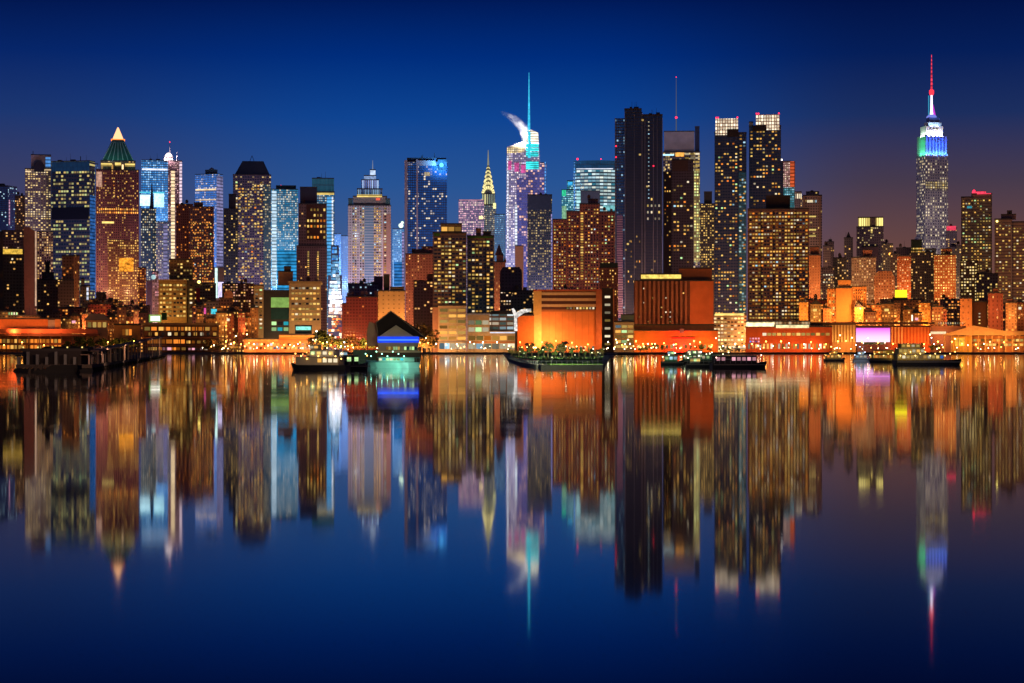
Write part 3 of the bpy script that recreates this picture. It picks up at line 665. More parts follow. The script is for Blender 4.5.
t.slab('bright_strip', 573.8, 575.4, 162, 230, STRIPB, out=1); t.slab('bright_strip', 576.5, 613, 169, 170, STRIPW, out=9.6)
t.slab('lit_bulge', 603, 617, 206, 210.5, glow('bulge_cyan', (.3, .85, .9), .6, var=.5), out=9.8)
t.beacon(577.5, 159, BEAC, 1.3); t.beacon(601, 159, BEAC, .8); t.done()
t = T('office_tower', 'small steel-blue cube block with bright cyan left edge under the curved banded tower', 577, 600, 2480)
t.box('wall', 580, 600, 191, None, solid('steel_blue', (.1, .16, .24), .5)); t.slab('bright_strip', 576.5, 580.5, 191, 208, glow('edge_mint', (.5, .95, 1), .9, var=.3, floors=4.3)); t.done()

# -- brown brick cluster
t = T('apartment_tower', 'broad stepped red-brown brick apartment tower with one bright stair column', 552, 618, 2250)
bm = fac((.3, .13, .1), (.14, .07, .06), pu=3., pz=3.1, lit=0); 
t.box('wall', 552.5, 567, 219.5, None, bm, inset=2); t.box('wall', 566.5, 580, 211.5, None, bm, inset=1); t.box('wall', 579.5, 600, 204, None, bm); t.box('wall', 588, 598, 199.5, 204, bm, inset=6, dep=9); t.box('wall', 599.5, 618, 212, None, bm, inset=2)
t.panes(553.5, 566, 222, 290, 5, 22, .5, .46, .55, APT, inset=1.8); t.panes(568, 579, 215, 290, 4, 23, .5, .46, .5, APT, inset=.8); t.panes(584.5, 599, 208, 290, 5, 25, .5, .46, .48, APT, rowk=.2); t.panes(601, 617, 215, 268, 5, 16, .5, .46, .45, APT, inset=1.8)
t.panes(580.5, 583.4, 212, 280, 1, 26, .9, .66, 1., [('yellow', 4), ('warm', 4)], inset=-.1); t.clutter(584, 597, 199.5, 1, inset=6); t.clutter(602, 614, 212, 1); t.done()
t = T('apartment_block', 'orange floodlit brick block with a green roof parapet left of the near-black tower', 600, 618, 2020)
t.box('wall', 600, 618, 267.5, None, fac((.42, .17, .07), pu=2.6, pz=3., fu=.4, fz=.45, lit=.25, row=.2, a=WARM, b=YEL)); t.slab('parapet', 600, 618, 263, 267.5, solid('green_parapet', (.06, .1, .07)), out=.3); t.done()

# -- near-black tower
t = T('apartment_tower', 'tallest near-black slab tower with a blue glazed left edge and barely any lit windows', 614.5, 663, 2150, cat='skyscraper')
t.dep = 36
dk = fac((.04, .055, .095), (.015, .03, .07), 2.6, 3.1, .85, .6, .012, .3, YEL, WHITE, .6, (.0012, .004, .013), rough=.35)
t.box('wall', 624.5, 641.5, 109, None, dk); t.box('wall', 641.5, 662.5, 115, None, dk, inset=2); t.box('wall', 614.8, 624.5, 119, None, fac((.06, .1, .18), (.01, .03, .08), 2.4, 3.1, .7, .6, .06, .4, COOL, BLUE, .6, (.004, .02, .07)), inset=3)
for x in (614.8, 624.6, 641.6, 644.5, 653, 661.8): t.slab('fin', x, x + .8, 112 if 624 < x < 642 else 118, 322, solid('fin_grey', (.16, .2, .3), .5), out=.9, inset=0 if 624 < x < 642 else 2.4)
for x in (634, 657): t.slab('fin', x, x + .5, 112 if x < 640 else 117, 322, solid('fin_grey', (.16, .2, .3), .5), out=.9, inset=0 if x < 640 else 2.4)
t.slab('lilac_bay', 616.8, 622.8, 215, 318, fac((.34, .28, .44), (.12, .09, .18), 9, 2.6, 1, .5, .1, 0, COOL, LAV, .3, (.02, .015, .04)), inset=3)
t.panes(648, 649.5, 120, 200, 1, 20, .8, .3, .9, [('white', 2), ('cool', 2)], inset=2, unlit=False)
t.panes(646, 661, 196, 222, 4, 4, .4, .4, .6, [('white', 3), ('yellow', 2)], inset=2, unlit=False); t.panes(627, 641, 234, 284, 5, 10, .34, .4, .22, [('yellow', 3), ('warm', 2)], unlit=False)
for x, y in ((616, 146), (616, 157), (653.5, 166)): t.beacon(x, y, BEAC, .8, 1.2)
t.clutter(627, 639, 109, 3, inset=5, tank=False); t.clutter(644, 660, 115, 3, inset=5, tank=False); t.done()
# -- screened tower with tall mast, behind
t = T('office_tower', 'grey screen-topped tower with a tall thin mast and brightly lit yellow right-hand bays', 662, 701, 2600, cat='skyscraper')
t.dep = 40
t.box('wall', 663, 700, 152, None, fac((.16, .15, .17), (.03, .03, .05), 3., 3.6, .7, .6, .4, .4, YEL, WHITE, .7))
scr = fac((.4, .42, .5), (.25, .28, .36), 1.6, 1.6, .5, .5, 0, 0, gl=(.02, .024, .035), rough=.6)
t.box('screen_wall', 664, 694.5, 131.5, 152, scr, inset=3, dep=30)
t.box('pylon', 695, 699.5, 127, 152, solid('pylon_navy', (.03, .05, .12)), inset=2, dep=6)
t.slab('light_band', 663, 674, 154, 155.6, glow('band_cyanwhite', (.5, .85, 1), 1.4)); t.slab('light_band', 675.5, 684, 152.5, 156.5, glow('band_amber', (1, .42, .08), 1.2, var=.4))
t.panes(684.5, 700, 152, 172, 3, 5, .8, .5, .85, [('yellow', 5), ('white', 4)], inset=-.2); t.slab('lit_bay', 693.5, 699.6, 171, 262, fac((.3, .26, .12), (.12, .1, .03), 3.2, 3.8, .7, .6, .8, .3, YEL, GRN, 1., (.09, .07, .02)), out=.6)
t.mast('mast', 676.2, 131.5, 77, .75, glow('mast_grey', (.35, .4, .55), .22), 12, .3); t.beacon(676.2, 117.5, BEAC, 1.5, 12); t.beacon(676.2, 77, BEAC, .6, 12); t.done()
t = T('apartment_tower', 'black glass block with sparse windows set between the near-black tower and the twin crowned towers', 663, 694, 2280)
t.box('wall', 663, 672, 172, None, solid('black_brick', (.03, .03, .04), .6), inset=2); t.box('wall', 671.5, 693.5, 160, None, fac((.13, .12, .14), pu=3, pz=3.2, lit=0))
t.slab('blank_top', 672, 688, 160.5, 171, solid('brown_top', (.13, .09, .075), .8)); t.panes(664, 671, 160, 270, 3, 30, .5, .45, .3, APT, inset=1.8, unlit=False); t.panes(673, 693, 176, 272, 6, 24, .62, .5, .34, APT, rowk=.7, unlit=False); t.done()
t = T('apartment_block', 'narrow dark block with yellow windows in the gap left of the twin crowned towers', 699, 716, 2500)
t.box('wall', 700, 716, 204, None, fac((.06, .055, .05), pu=2.7, pz=3., lit=.5, row=.2, a=YEL, b=WARM, st=.9)); t.box('plant_room', 704, 712, 192, 204, solid('dark_plant', (.03, .03, .035)), inset=4, dep=8); t.done()

# -- twin towers
for q, (x0, xm, x1, yt, c0, c1, cy, lab) in enumerate(((714.5, 738, 746.5, 132, 715.5, 738, 118.5, 'lower left one of the twin dark glass towers topped by white louvred lanterns'),
                                              (749, 781, 783.5, 126, 756, 779.5, 114.5, 'taller right one of the twin dark glass towers topped by white louvred lanterns'))):
    t = T('apartment_tower', lab, x0, x1, 2200 + 15 * q, cat='skyscraper')
    t.dep = 34
    g_ = fac((.04, .055, .1), (.02, .035, .08), 3., 3.3, .8, .6, 0, 0, gl=(.001, .004, .011), rough=.25)
    t.box('wall', x0, xm, yt, None, g_)
    if q == 0: t.box('wall', xm, x1, yt + 1, None, g_, inset=3, dep=24); t.slab('glass_bay', 738.5, 746, 172, 318, fac((.04, .11, .13), (.02, .07, .09), 3, 3.3, .8, .6, .25, .2, COOL, GRN, .5, (.006, .03, .045)), inset=2.8)
    else: t.box('wall', xm, x1, 163, None, g_, inset=2, dep=24); t.box('wall', 749, 753, 122, 126, solid('pale_lantern', (.4, .4, .42)), inset=1, dep=8)
    lan = fac((.8, .75, .6), (.3, .28, .22), 2.9, 3.7, .72, .74, 3., 0, (1, .8, .52), (1, .92, .7), 1.0, (.3, .26, .19))
    t.box('lantern', c0, c1, cy, yt + (3 if q == 0 else 4), lan, inset=-.3, dep=15, roof=False)
    t.box('plant_room', (727 if q == 0 else 752.5), (738.5 if q == 0 else 766), (129 if q == 0 else 125.2), yt + 5, solid('dark_plant', (.03, .03, .035)), inset=-1, dep=5, roof=False)
    for x in (c0 + .6, c0 + 2.5, c1 - .6): t.beacon(x, cy - 1, BEAC, .9, .3)
    if q == 0: t.panes(715, 737.6, 142, 318, 8, 52, .66, .5, .32, APT, unlit=False, rowk=.5, colk=.3); t.panes(739, 746, 134, 318, 2, 54, .6, .5, .35, APT, inset=2.6, unlit=False, rowk=.5)
    else: t.panes(750, 780.5, 130, 206, 10, 22, .62, .5, .3, APT, unlit=False, rowk=.5, colk=.3)
    t.done()
t = T('apartment_tower', 'wide brown brick slab thick with warm windows, standing before the twin crowned towers', 747.5, 809, 2030)
t.dep = 34
t.box('wall', 747.5, 809, 209, None, fac((.3, .18, .1), pu=60, pz=4.3, fu=1, fz=.35, lit=0)); t.box('plant_room', 766, 790, 196, 209, solid('dark_plant2', (.045, .035, .035)), inset=8, dep=14)
for k in range(34):
    y = 212 + k * 3.45
for x in (760.5, 773, 795): t.slab('recess', x, x + 1.4, 211, 322, solid('recess_dark', (.04, .025, .02)), out=.1)
t.panes(749, 808, 211.5, 323, 20, 32, .66, .5, .58, [('warm', 6), ('yellow', 5), ('orange', 3), ('white', 2), ('cool', .3)], rowk=.45, colk=.25); t.done()
t = T('office_tower', 'slim tower with a white window grid above teal glass and an orange-red right flank', 781.5, 795, 2450)
t.box('wall', 781.5, 791, 161.5, None, fac((.5, .42, .45), pu=2.2, pz=2.7, fu=.6, fz=.5, lit=.9, row=.1, a=WHITE, b=PINK, st=.8)); t.slab('flank_lit', 790.2, 794.2, 161.5, 187, glow('flank_orange', (1, .16, .05), .6, var=.25, floors=4.3), out=.4)
t.box('wall', 790, 795, 162, None, solid('rust_wall', (.35, .12, .07)), inset=.5); t.slab('teal_bay', 781.6, 794.6, 187.5, 212, fac((.05, .22, .27), (.02, .15, .2), 2.3, 2.9, .7, .6, .5, .2, COOL, CYAN, .6, (.015, .12, .17)), out=.5)
t.beacon(781.8, 159.6, WBEAC, .9); t.done()
t = T('office_block', 'grey block with a row of white crown lights beside the orange-flanked slim tower', 794, 803, 2520)
t.box('wall', 794, 803, 197, None, fac((.25, .24, .27), pu=2.3, pz=2.9, lit=.2, row=.2)); t.box('lit_crown', 794.5, 801.5, 192, 198.5, fac((.4, .38, .34), (.2, .2, .17), 2.2, 20, .6, .9, 3, 0, WHITE, WHITE, .8, (.1, .1, .08)), inset=-.4, dep=5); t.done()
t = T('office_tower', 'brown stone setback tower with a small domed cap right of the wide brick slab', 801, 824, 2350)
b_ = fac((.36, .27, .25), (.1, .08, .08), pu=3., pz=3.2, lit=.05, row=.5, a=YEL, b=YEL)
t.box('wall', 803, 822, 195.5, None, b_); t.box('wall', 806, 819, 192, 195.5, b_, inset=5, dep=10); MB().lathe(t.u(812), 10, [(t.z(192), 3), (t.z(190.5), 2.6), (t.z(189.4), .3)], 10).build('cap_dome', STEEL, t.root)
t.panes(807, 817, 199.5, 203, 5, 1, .7, .8, 1, [('white', 2), ('cool', 1)], unlit=False)
for y in (216, 229, 235): t.slab('lit_floor', 806, 816, y, y + 1.5, STRIPY, out=.4)
t.slab('rib', 803.2, 804.8, 196, 300, solid('rib_brown', (.3, .2, .16)), out=.7); t.slab('rib', 819, 820.6, 196, 300, solid('rib_brown', (.3, .2, .16)), out=.7); t.done()
t = T('warehouse', 'plain orange brick shaft lit from below at the foot of the brown setback tower', 808, 821, 2140)
t.box('wall', 808.5, 820.5, 255, None, fac((.45, .2, .08), pu=2.8, pz=3, fu=.3, fz=.4, lit=.06)); t.box('penthouse', 810, 819, 247, 255, solid('rust_brick', (.35, .15, .08)), inset=3, dep=8); t.done()

# -- low dim skyline between
SK = [(823, 831, 246, 2420, 'dusky brown sliver tower with a water tank right of the brown setback tower', (.13, .09, .085), .1),
      (827, 834, 242, 2520, 'thin dusky stack-like tower behind the dim block with white-lit windows', (.12, .085, .09), .06),
      (822, 834, 268, 2200, 'dim slate block with one row of white-lit windows above the orange brick hall', (.08, .07, .08), .25),
      (833, 846, 258, 2320, 'small mossy grey block with pale windows left of the beige gridded block', (.14, .14, .11), .4),
      (844, 853, 238, 2480, 'narrow dim tower with a pointed shoulder left of the yellow-crowned tower', (.09, .075, .085), .1),
      (882, 893, 244, 2420, 'dim narrow block right of the yellow-crowned tower with a bright orange corner lamp', (.12, .1, .08), .2),
      (890, 900, 254, 2350, 'low brown block with dotted windows between the yellow-crowned tower and the orange slab', (.14, .09, .06), .3),
      (896, 917, 248, 2560, 'dark rooftop block with chimneys standing behind the orange slab', (.1, .06, .06), .1),
      (910, 934, 252, 2300, 'grey-brown block with a dark green roof box left of the foot of the rainbow-topped skyscraper', (.12, .1, .08), .18),
      (946, 957, 228, 2700, 'thin dim tower with a red glowing crown between the rainbow-topped skyscraper and the red-crowned tower', (.1, .08, .09), .2),
      (950, 964, 246, 2380, 'small steel-grey block with a round dark tank at the left of the red-crowned tower', (.12, .12, .13), .25)]
for x0, x1, yt, D, lab, c, lit in SK:
    t = T('apartment_block', lab, x0, x1, D)
    t.box('wall', x0, x1, yt, None, fac(c, pu=2.5, pz=3., lit=lit, row=.3, a=WARM, b=WHITE)); t.clutter(x0, x1 - 2, yt, 1, tank='tank' in lab or rng.random() < .4)
    if 'white-lit' in lab: t.panes(822.5, 833.5, 273, 284, 4, 3, .55, .4, .6, [('white', 1)], unlit=False)
    if 'red glowing' in lab: t.slab('lit_crown', 946.5, 956, 226, 230.4, glow('crown_rose', (.9, .06, .12), .9, var=.3), out=.5)
    if 'corner lamp' in lab: t.beacon(890, 254, glow('lamp_corner', (1, .4, .06), 4), 1.5, -.8)
    if 'pointed' in lab: t.taper('spire', 846, 851, 238, 848.2, 848.8, 232, DARKROOF, inset=3, dep=6)
    if 'round dark tank' in lab: MB().ball(t.u(953), 2, t.z(247), 4.5, n=14, k=8).build('tank', solid('tank_navy', (.05, .05, .1)), t.root)
    if 'green roof box' in lab:
        t.box('roof_box', 911, 922, 240, 252, solid('roof_box_green', (.03, .06, .045)), inset=3, dep=8); t.panes(911, 925, 247, 253, 8, 2, .7, .5, .9, [('warm', 2), ('yellow', 1)], inset=-.1, unlit=False)
    t.done()

# -- yellow crowned tower
t = T('hotel', 'purple-brown setback tower whose crown glows in two yellow-lit panels', 856.5, 883.5, 2500, cat='skyscraper')
hb = fac((.13, .1, .14), pu=2.6, pz=3., lit=.22, row=.3, a=YEL, b=COOL, st=.7)
t.box('wall', 856.5, 883.5, 227, None, hb); t.box('crown', 858, 883, 217.5, 227, solid('crown_brown', (.16, .12, .1)), inset=2, dep=22)
fin = fac((.6, .5, .15), (.3, .25, .06), 2.7, 30, .75, 1, 4, 0, (1, .78, .2), (1, .85, .3), 1., (.3, .23, .05))
t.slab('lit_panel', 858.4, 870, 218, 226, fin, inset=2, out=.6, thick=.5); t.slab('lit_panel', 876, 883, 218, 226, fin, inset=2, out=.6, thick=.5)
t.slab('lit_panel', 870.8, 872.5, 227.5, 233, STRIPY, out=.4)
t.box('wall', 862, 878, 247, None, solid('plum_front', (.1, .06, .09)), inset=-4, dep=4); t.done()
t = T('office_block', 'beige gridded loft block under the yellow-crowned tower', 851.5, 876, 2200)
t.box('wall', 851.5, 876, 257.5, None, fac((.34, .27, .18), pu=2.6, pz=3., fu=.5, fz=.5, lit=.4, row=.3, a=WARM, b=WHITE, st=.7)); t.box('penthouse', 863, 872, 250, 257.5, solid('rust_brick', (.35, .15, .08)), inset=5, dep=9); t.done()

# -- orange buildings
t = T('warehouse', 'orange floodlit loft building with a blank central block and a wing of small windows', 827, 867, 1960)
om = fac((.5, .22, .06), (.2, .07, .02), 2.6, 3., .42, .45, .12, .3, WARM, YEL, 1.2)
t.box('wall', 836, 851.5, 288, None, solid('orange_render', (.52, .24, .08), .85)); t.box('penthouse', 838, 851, 280, 288, solid('orange_render2', (.55, .27, .1), .85), inset=2, dep=10)
t.box('wall', 827, 836, 288.5, None, om, inset=2); t.box('wall', 851.5, 866.5, 286.5, None, om, inset=3)
t.panes(828, 835.5, 292, 318, 2, 4, .5, .5, .6, SODIUM, inset=1.9); t.panes(853, 866, 289, 315, 6, 8, .4, .42, .18, SODIUM, inset=2.9)
t.done()
t = T('apartment_block', 'peach-orange floodlit block with chamfered top corners', 872, 895, 2060)
z1, z2 = t.z(271), t.z(277)
MB().front([(t.u(874), 0), (t.u(894.5), 0), (t.u(894.5), z2), (t.u(891.5), z1), (t.u(878), z1), (t.u(874), z2)], 0, 18).build('wall', fac((.5, .23, .11), (.2, .09, .04), 2.7, 3., .4, .42, .25, .2, WARM, PINK, 1.), t.root); t.done()
t = T('office_block', 'rust-orange slab with a bright right half between the peach block and the rainbow-topped skyscraper', 897, 911, 2160)
t.box('wall', 897, 911, 256, None, fac((.42, .15, .05), pu=2.6, pz=2.9, fu=.5, fz=.45, lit=.45, row=.3, a=WARM, b=WHITE)); t.done()

# -- the rainbow topped skyscraper
t = T('skyscraper', 'art deco skyscraper with green, blue and white floodlit tiers under a red-lit mast', 916.5, 948, 3000, 25, 925.2, cat='skyscraper')
sh = fac((.55, .5, .5), (.09, .085, .13), 3.9, 4.3, .46, .55, .4, .5, WHITE, YEL, .75, (.006, .006, .016))
def et(name, xa, xs, xb, yt, yb, mat, ins=0.):
    s = t.k / math.cos(t.phi); x_0 = (xs - 925.2) * s + ins * math.tan(t.phi); x_1 = (xb - 925.2) * s + ins * math.tan(t.phi); d = (xs - xa) * t.k / math.sin(t.phi)
    return MB().box(x_0, x_1, ins, ins + d, 0 if yb is None else t.z(yb), t.z(yt)).build(name, mat, t.root)
et('wall', 916.3, 925.2, 948, 153.8, None, sh)
et('wall', 914.6, 924.6, 950.5, 236, None, sh, -1.5); et('wall', 913, 924, 952, 262, None, sh, -3)
et('wall', 917, 925.4, 947, 135.2, 153.8, solid('deco_stone', (.5, .48, .46), .8), .6)
def lit(name, xs0, xs1, yt, yb, mat, side=False, ins=0.):
    s = t.k / math.cos(t.phi)
    b = MB()
    if side: b.box(-.2 + ins * math.tan(t.phi), .1 + ins * math.tan(t.phi), (925.2 - xs1) * t.k / math.sin(t.phi), (925.2 - xs0) * t.k / math.sin(t.phi), t.z(yb), t.z(yt))
    else: b.box((xs0 - 925.2) * s + ins * math.tan(t.phi), (xs1 - 925.2) * s + ins * math.tan(t.phi), ins - .4, ins + .1, t.z(yb), t.z(yt))
    return b.build(name, mat, t.root)
for q in range(7): lit('pier', 926.2 + q * 3.15, 927.5 + q * 3.15, 135.6, 153.6, solid('deco_pier', (.75, .72, .7), .8), ins=.2)
for q in range(6): lit('window_bay', 927.8 + q * 3.15, 928.9 + q * 3.15, 137, 151, solid('deco_bay', (.22, .22, .24), .5), ins=.5)
def crown_spot(x, y, z, c, p, tilt=55, yaw=0.): lamp_spot('crown_floodlight', (x, y, z), c, p, .6, 160, tilt, t.root, yaw)
s_ = t.k / math.cos(t.phi)
for q in range(5): crown_spot((1.8 + q * 4.6) * s_, -4.6, t.z(154.5), (.07, .29, 1), 5200); crown_spot((1.8 + q * 4.6) * s_, -9, t.z(143), (.012, .09, 1), 5200, 5)
for q in range(2): crown_spot(-5.5, 3 + q * 12, t.z(154), (.1, 1, .55), 5200, 50, R(-90)); crown_spot(-10, 3 + q * 12, t.z(143), (.02, 1, .35), 3000, 5, R(-90))
for q in range(4): crown_spot((2.4 + q * 4.2) * s_ + 2, -.5, t.z(135.6), (1, .95, .8), 6500, 50)
for q in range(2): crown_spot(-1.5, 8 + q * 8, t.z(135.6), (.8, 1, .85), 3500, 50, R(-90)); crown_spot((5 + q * 6) * s_ + 4, 2.5, t.z(125.6), (.35, .6, 1), 3500, 50)
lit('lit_floor', 925.6, 947.6, 181.5, 189, fac((.4, .35, .26), (.1, .08, .05), 3.9, 3.7, .66, .6, 1.2, 0, WHITE, YEL, .6, (.05, .04, .02)))
for a_, y in ((0, 158), (0, 174.5), (0, 190.5)): lit('setback_ledge', 925.4, 947.8, y - .5, y + .3, solid('ledge_pale', (.4, .38, .38)))
wtop = glow('flood_white', (1, .95, .78), 1.2, var=.2)
dst = solid('deco_crown', (.72, .7, .66), .8); et('crown', 920.2, 926, 943.2, 125.4, 135.2, dst, 4); et('crown', 924, 928, 941.5, 121.4, 125.4, dst, 7)
et('crown', 926.4, 929, 939.5, 116.2, 121.4, solid('deco_navy', (.12, .16, .4)), 10)
for q in range(3): lit('crown_window', 929.6 + q * 3.2, 931.4 + q * 3.2, 127.6, 129, solid('crown_win', (.15, .15, .13)), ins=3.9)
my = 16; mx_ = (931.6 - 925.2) * t.k / math.cos(t.phi) + my * math.tan(t.phi)
MB().lathe(mx_, my, [(t.z(116.4), 8), (t.z(114.6), 7), (t.z(113.2), 4.2)], 12).build('mast_base', glow('mast_violet', (.25, .3, 1), .8), t.root)
MB().lathe(mx_, my, [(t.z(113.4), 2.6), (t.z(108), 1.7), (t.z(93.5), 1.4)], 12).build('mast', glow('mast_white', (.85, .8, 1), 2.), t.root)
MB().box(mx_ - 5.2, mx_ - 4, my - .7, my + .7, t.z(114), t.z(94)).build('mast_wing', glow('mast_teal', (.06, .5, .8), .6), t.root)
MB().front([(mx_ + 2.4, t.z(114)), (mx_ + 6.5, t.z(114)), (mx_ + 2.6, t.z(103))], my - .7, my + .7).build('mast_wing', glow('mast_magenta', (.7, .05, .8), .9), t.root)
MB().lathe(mx_, my, [(t.z(93.6), 2.2), (t.z(91.5), 3.6), (t.z(89), 3.4), (t.z(87.5), 1.5)], 12).build('mast_collar', glow('mast_red', (1, .03, .05), 2.), t.root)
MB().lathe(mx_, my, [(t.z(87.5), 1.5), (t.z(72), 1.), (t.z(58), .6), (t.z(52.5), .25)], 10).build('antenna', glow('antenna_red', (1, .05, .09), 1.0, var=.5, floors=6), t.root)
t.n = 0
for j in range(24):
    pass
t.done()

# -- right end
t = T('apartment_tower', 'dark apartment tower with a red-lit rooftop rim and dense yellow windows', 961, 992, 2300, cat='skyscraper')
t.box('wall', 961, 972, 197, None, dk2 := fac((.2, .17, .14), pu=60, pz=3.6, fu=1, fz=.4, lit=0)); t.box('wall', 971.5, 992, 194, None, dk2, inset=2)
t.slab('red_rim', 972, 986, 191.6, 193.2, glow('rim_red', (1, .06, .12), 1.2, var=.4)); t.slab('red_rim', 977, 991, 193.4, 194.2, glow('rim_red', (1, .06, .12), 1.2)); t.box('plant_room', 973, 986, 192, 194, solid('maroon_cap', (.12, .04, .04)), inset=5, dep=10); t.beacon(974, 191, BEAC, 1.5, 2)
t.slab('canopy_light', 967, 972, 206, 208, STRIPT); t.panes(962, 991, 199, 300, 10, 34, .55, .48, .42, [('yellow', 6), ('warm', 4), ('white', 3), ('green', 1)], unlit=False, rowk=.35, colk=.3, inset=-.1); t.done()
t = T('apartment_tower', 'broad dark brown apartment slab full of yellow windows at the right edge', 994.5, 1036, 2250, cat='skyscraper')
t.box('wall', 994.5, 1012, 219, None, dk3 := fac((.26, .19, .15), pu=60, pz=3.6, fu=1, fz=.4, lit=0)); t.box('wall', 1012, 1036, 222, None, dk3, inset=2); t.box('penthouse', 1001, 1016, 214.5, 219, solid('mauve_pent', (.2, .13, .13)), inset=5, dep=12); t.box('tank_room', 1007, 1012, 211, 214.5, DARKROOF, inset=7, dep=5)
t.beacon(997, 221, glow('lamp_amber', (1, .8, .2), 4), 1.2, -.6); t.slab('bright_strip', 1011, 1012, 226, 300, solid('rib_pale2', (.3, .26, .25)), out=.6)
t.panes(995.5, 1011, 224, 318, 5, 31, .55, .48, .5, [('yellow', 6), ('warm', 4), ('white', 2)], rowk=.3, unlit=False); t.panes(1013, 1034, 227, 318, 7, 30, .55, .48, .42, [('yellow', 6), ('warm', 4), ('white', 2)], rowk=.3, inset=1.9, unlit=False); t.done()
t = T('apartment_block', 'glowing orange-brown stepped brick block right in front of the rainbow-topped skyscraper', 934, 956, 2200)
b_ = fac((.36, .14, .05), pu=2.7, pz=3., fu=.5, fz=.45, lit=.62, row=.2, a=YEL, b=WARM, st=1.1)
t.box('wall', 934, 956, 255, None, b_); t.box('wall', 941, 952, 249, 255, b_, inset=4, dep=10); t.clutter(936, 952, 255, 1); t.done()
t = T('apartment_block', 'olive-brown block speckled with yellow windows under the red-crowned tower', 960, 978, 2080)
t.box('wall', 960, 978, 261, None, fac((.14, .1, .05), pu=2.8, pz=3.1, lit=.6, row=.2, a=YEL, b=WHITE, st=1.)); t.done()
t = T('apartment_block', 'grey block of small lit windows between the red-crowned tower and the right edge slab', 976, 998, 2060)
t.box('wall', 976, 998, 274, None, fac((.13, .1, .09), pu=2.7, pz=3.1, lit=.5, row=.2, a=YEL, b=WARM, st=.9)); t.clutter(978, 992, 274, 2); t.done()
t = T('apartment_block', 'dim slate tower with cyan-lit windows between the orange slab and the glowing brick block', 924, 936, 2420)
t.box('wall', 924, 936, 249, None, fac((.1, .11, .11), pu=2.4, pz=3., lit=.3, row=.2, a=COOL, b=YEL, st=.7)); t.done()
# ================================================================ LOWER BUILDINGS OF THE FRONT ROWS
t = T('apartment_block', 'dark brown tower with a glowing yellow parapet and one lit bay at the far left', -6, 25, 2080)
t.box('wall', -6, 3, 232, None, solid('umber', (.2, .12, .08)), inset=6); t.box('wall', 2.5, 24, 251, None, fac((.17, .11, .05), pu=3.2, pz=3.4, lit=.08, row=.2, a=WARM, b=WHITE)); t.slab('lit_parapet', 3, 22.5, 249, 254, glow('parapet_gold', (1, .6, .08), .8, var=.5)); t.beacon(12.3, 259, PANE[('white', 2)], 1, -.3); t.clutter(4, 20, 251, 1); t.done()
t = T('apartment_block', 'tall black-brown party wall tower with a sloping top and a bright pale left-lit edge', 2, 37, 2180)
t.box('wall', 2, 24, 231, None, fac((.06, .05, .07), pu=3, pz=3.2, lit=.28, row=.3, a=WARM, b=COOL, st=.7)); z1, z2 = t.z(227), t.z(232)
MB().front([(t.u(23.5), 0), (t.u(36), 0), (t.u(36), z2), (t.u(29), z1), (t.u(23.5), z1)], -1, 22).build('wall', solid('umber2', (.26, .14, .09)), t.root); t.slab('bright_strip', 35, 36.6, 231, 306, glow('edge_peach', (1, .62, .4), .55, var=.3), out=1.6); t.done()
t = T('apartment_block', 'low brown block between the sloping party wall and the stepped brick tower', 37, 62, 2060)
t.box('wall', 37, 60, 280, None, fac((.15, .09, .05), pu=3, pz=3.2, lit=.12, row=.2, a=WARM, b=WHITE)); t.box('plant_room', 45, 50, 262, 274, solid('dark_plant', (.03, .03, .035)), inset=6, dep=6); t.box('plant_room', 42, 54, 273, 280, solid('slate_plant', (.06, .06, .08)), inset=5, dep=10); t.clutter(38, 58, 280, 2); t.done()
t = T('apartment_block', 'stepped brown brick tower with a copper-lit right shaft and thin roof masts', 58, 80, 2000)
t.box('wall', 62, 74, 256, None, fac((.24, .11, .06), pu=3, pz=3.3, lit=.22, row=.3, a=ORG, b=WARM)); t.box('wall', 73.5, 79.5, 255.5, None, fac((.5, .23, .1), pu=2.6, pz=3.4, lit=.1, fu=.3), inset=-1)
t.box('wall', 58, 74, 280, None, fac((.1, .06, .05), pu=2.9, pz=3.2, lit=.2, row=.3), inset=-5, dep=6); t.mast('mast', 70.5, 256, 246, .35, STEEL); t.mast('mast', 66, 256, 250, .3, STEEL); t.done()
t = T('apartment_block', 'little cream corner building with a white-lit shop sign beside the copper-lit shaft', 80, 90, 1950)
t.box('wall', 80, 90, 286, None, fac((.45, .3, .14), pu=2.5, pz=3, lit=.25)); t.box('turret', 81, 84.5, 279, 286, solid('cream', (.5, .36, .18)), inset=2, dep=5); t.slab('lit_sign', 86.6, 88.6, 287, 300, STRIPW); t.done()
t = T('apartment_block', 'low dark brick range with orange windows below the brick pyramid tower', 90, 118, 2050)
t.box('wall', 90, 118, 300, None, fac((.14, .06, .04), pu=2.8, pz=3, lit=.3, row=.3, a=ORG, b=WARM)); t.box('wall', 96, 106, 293, 300, solid('umber', (.2, .12, .08)), inset=5, dep=10); t.clutter(92, 114, 300, 2); t.done()
t = T('apartment_block', 'copper-lit narrow block with orange windows at the right foot of the brick pyramid tower', 138, 146, 2250)
t.box('wall', 138, 146, 268, None, fac((.3, .13, .06), pu=2.6, pz=3, lit=.6, row=.2, a=ORG, b=WARM)); t.done()
t = T('apartment_block', 'slim indigo block with a pale blue rooftop lantern left of the yellow-lit office block', 146, 159, 2150)
t.box('wall', 146.5, 152, 281, None, solid('indigo', (.06, .05, .14))); t.box('wall', 152, 158.5, 272, None, fac((.2, .16, .24), pu=2.4, pz=3, lit=.3, a=PINK, b=COOL, st=.6), inset=3); MB().ball(t.u(153.5), 3, t.z(277), 2.6).build('lantern', glow('lantern_ice', (.6, .9, .95), .8, var=.4), t.root); t.done()

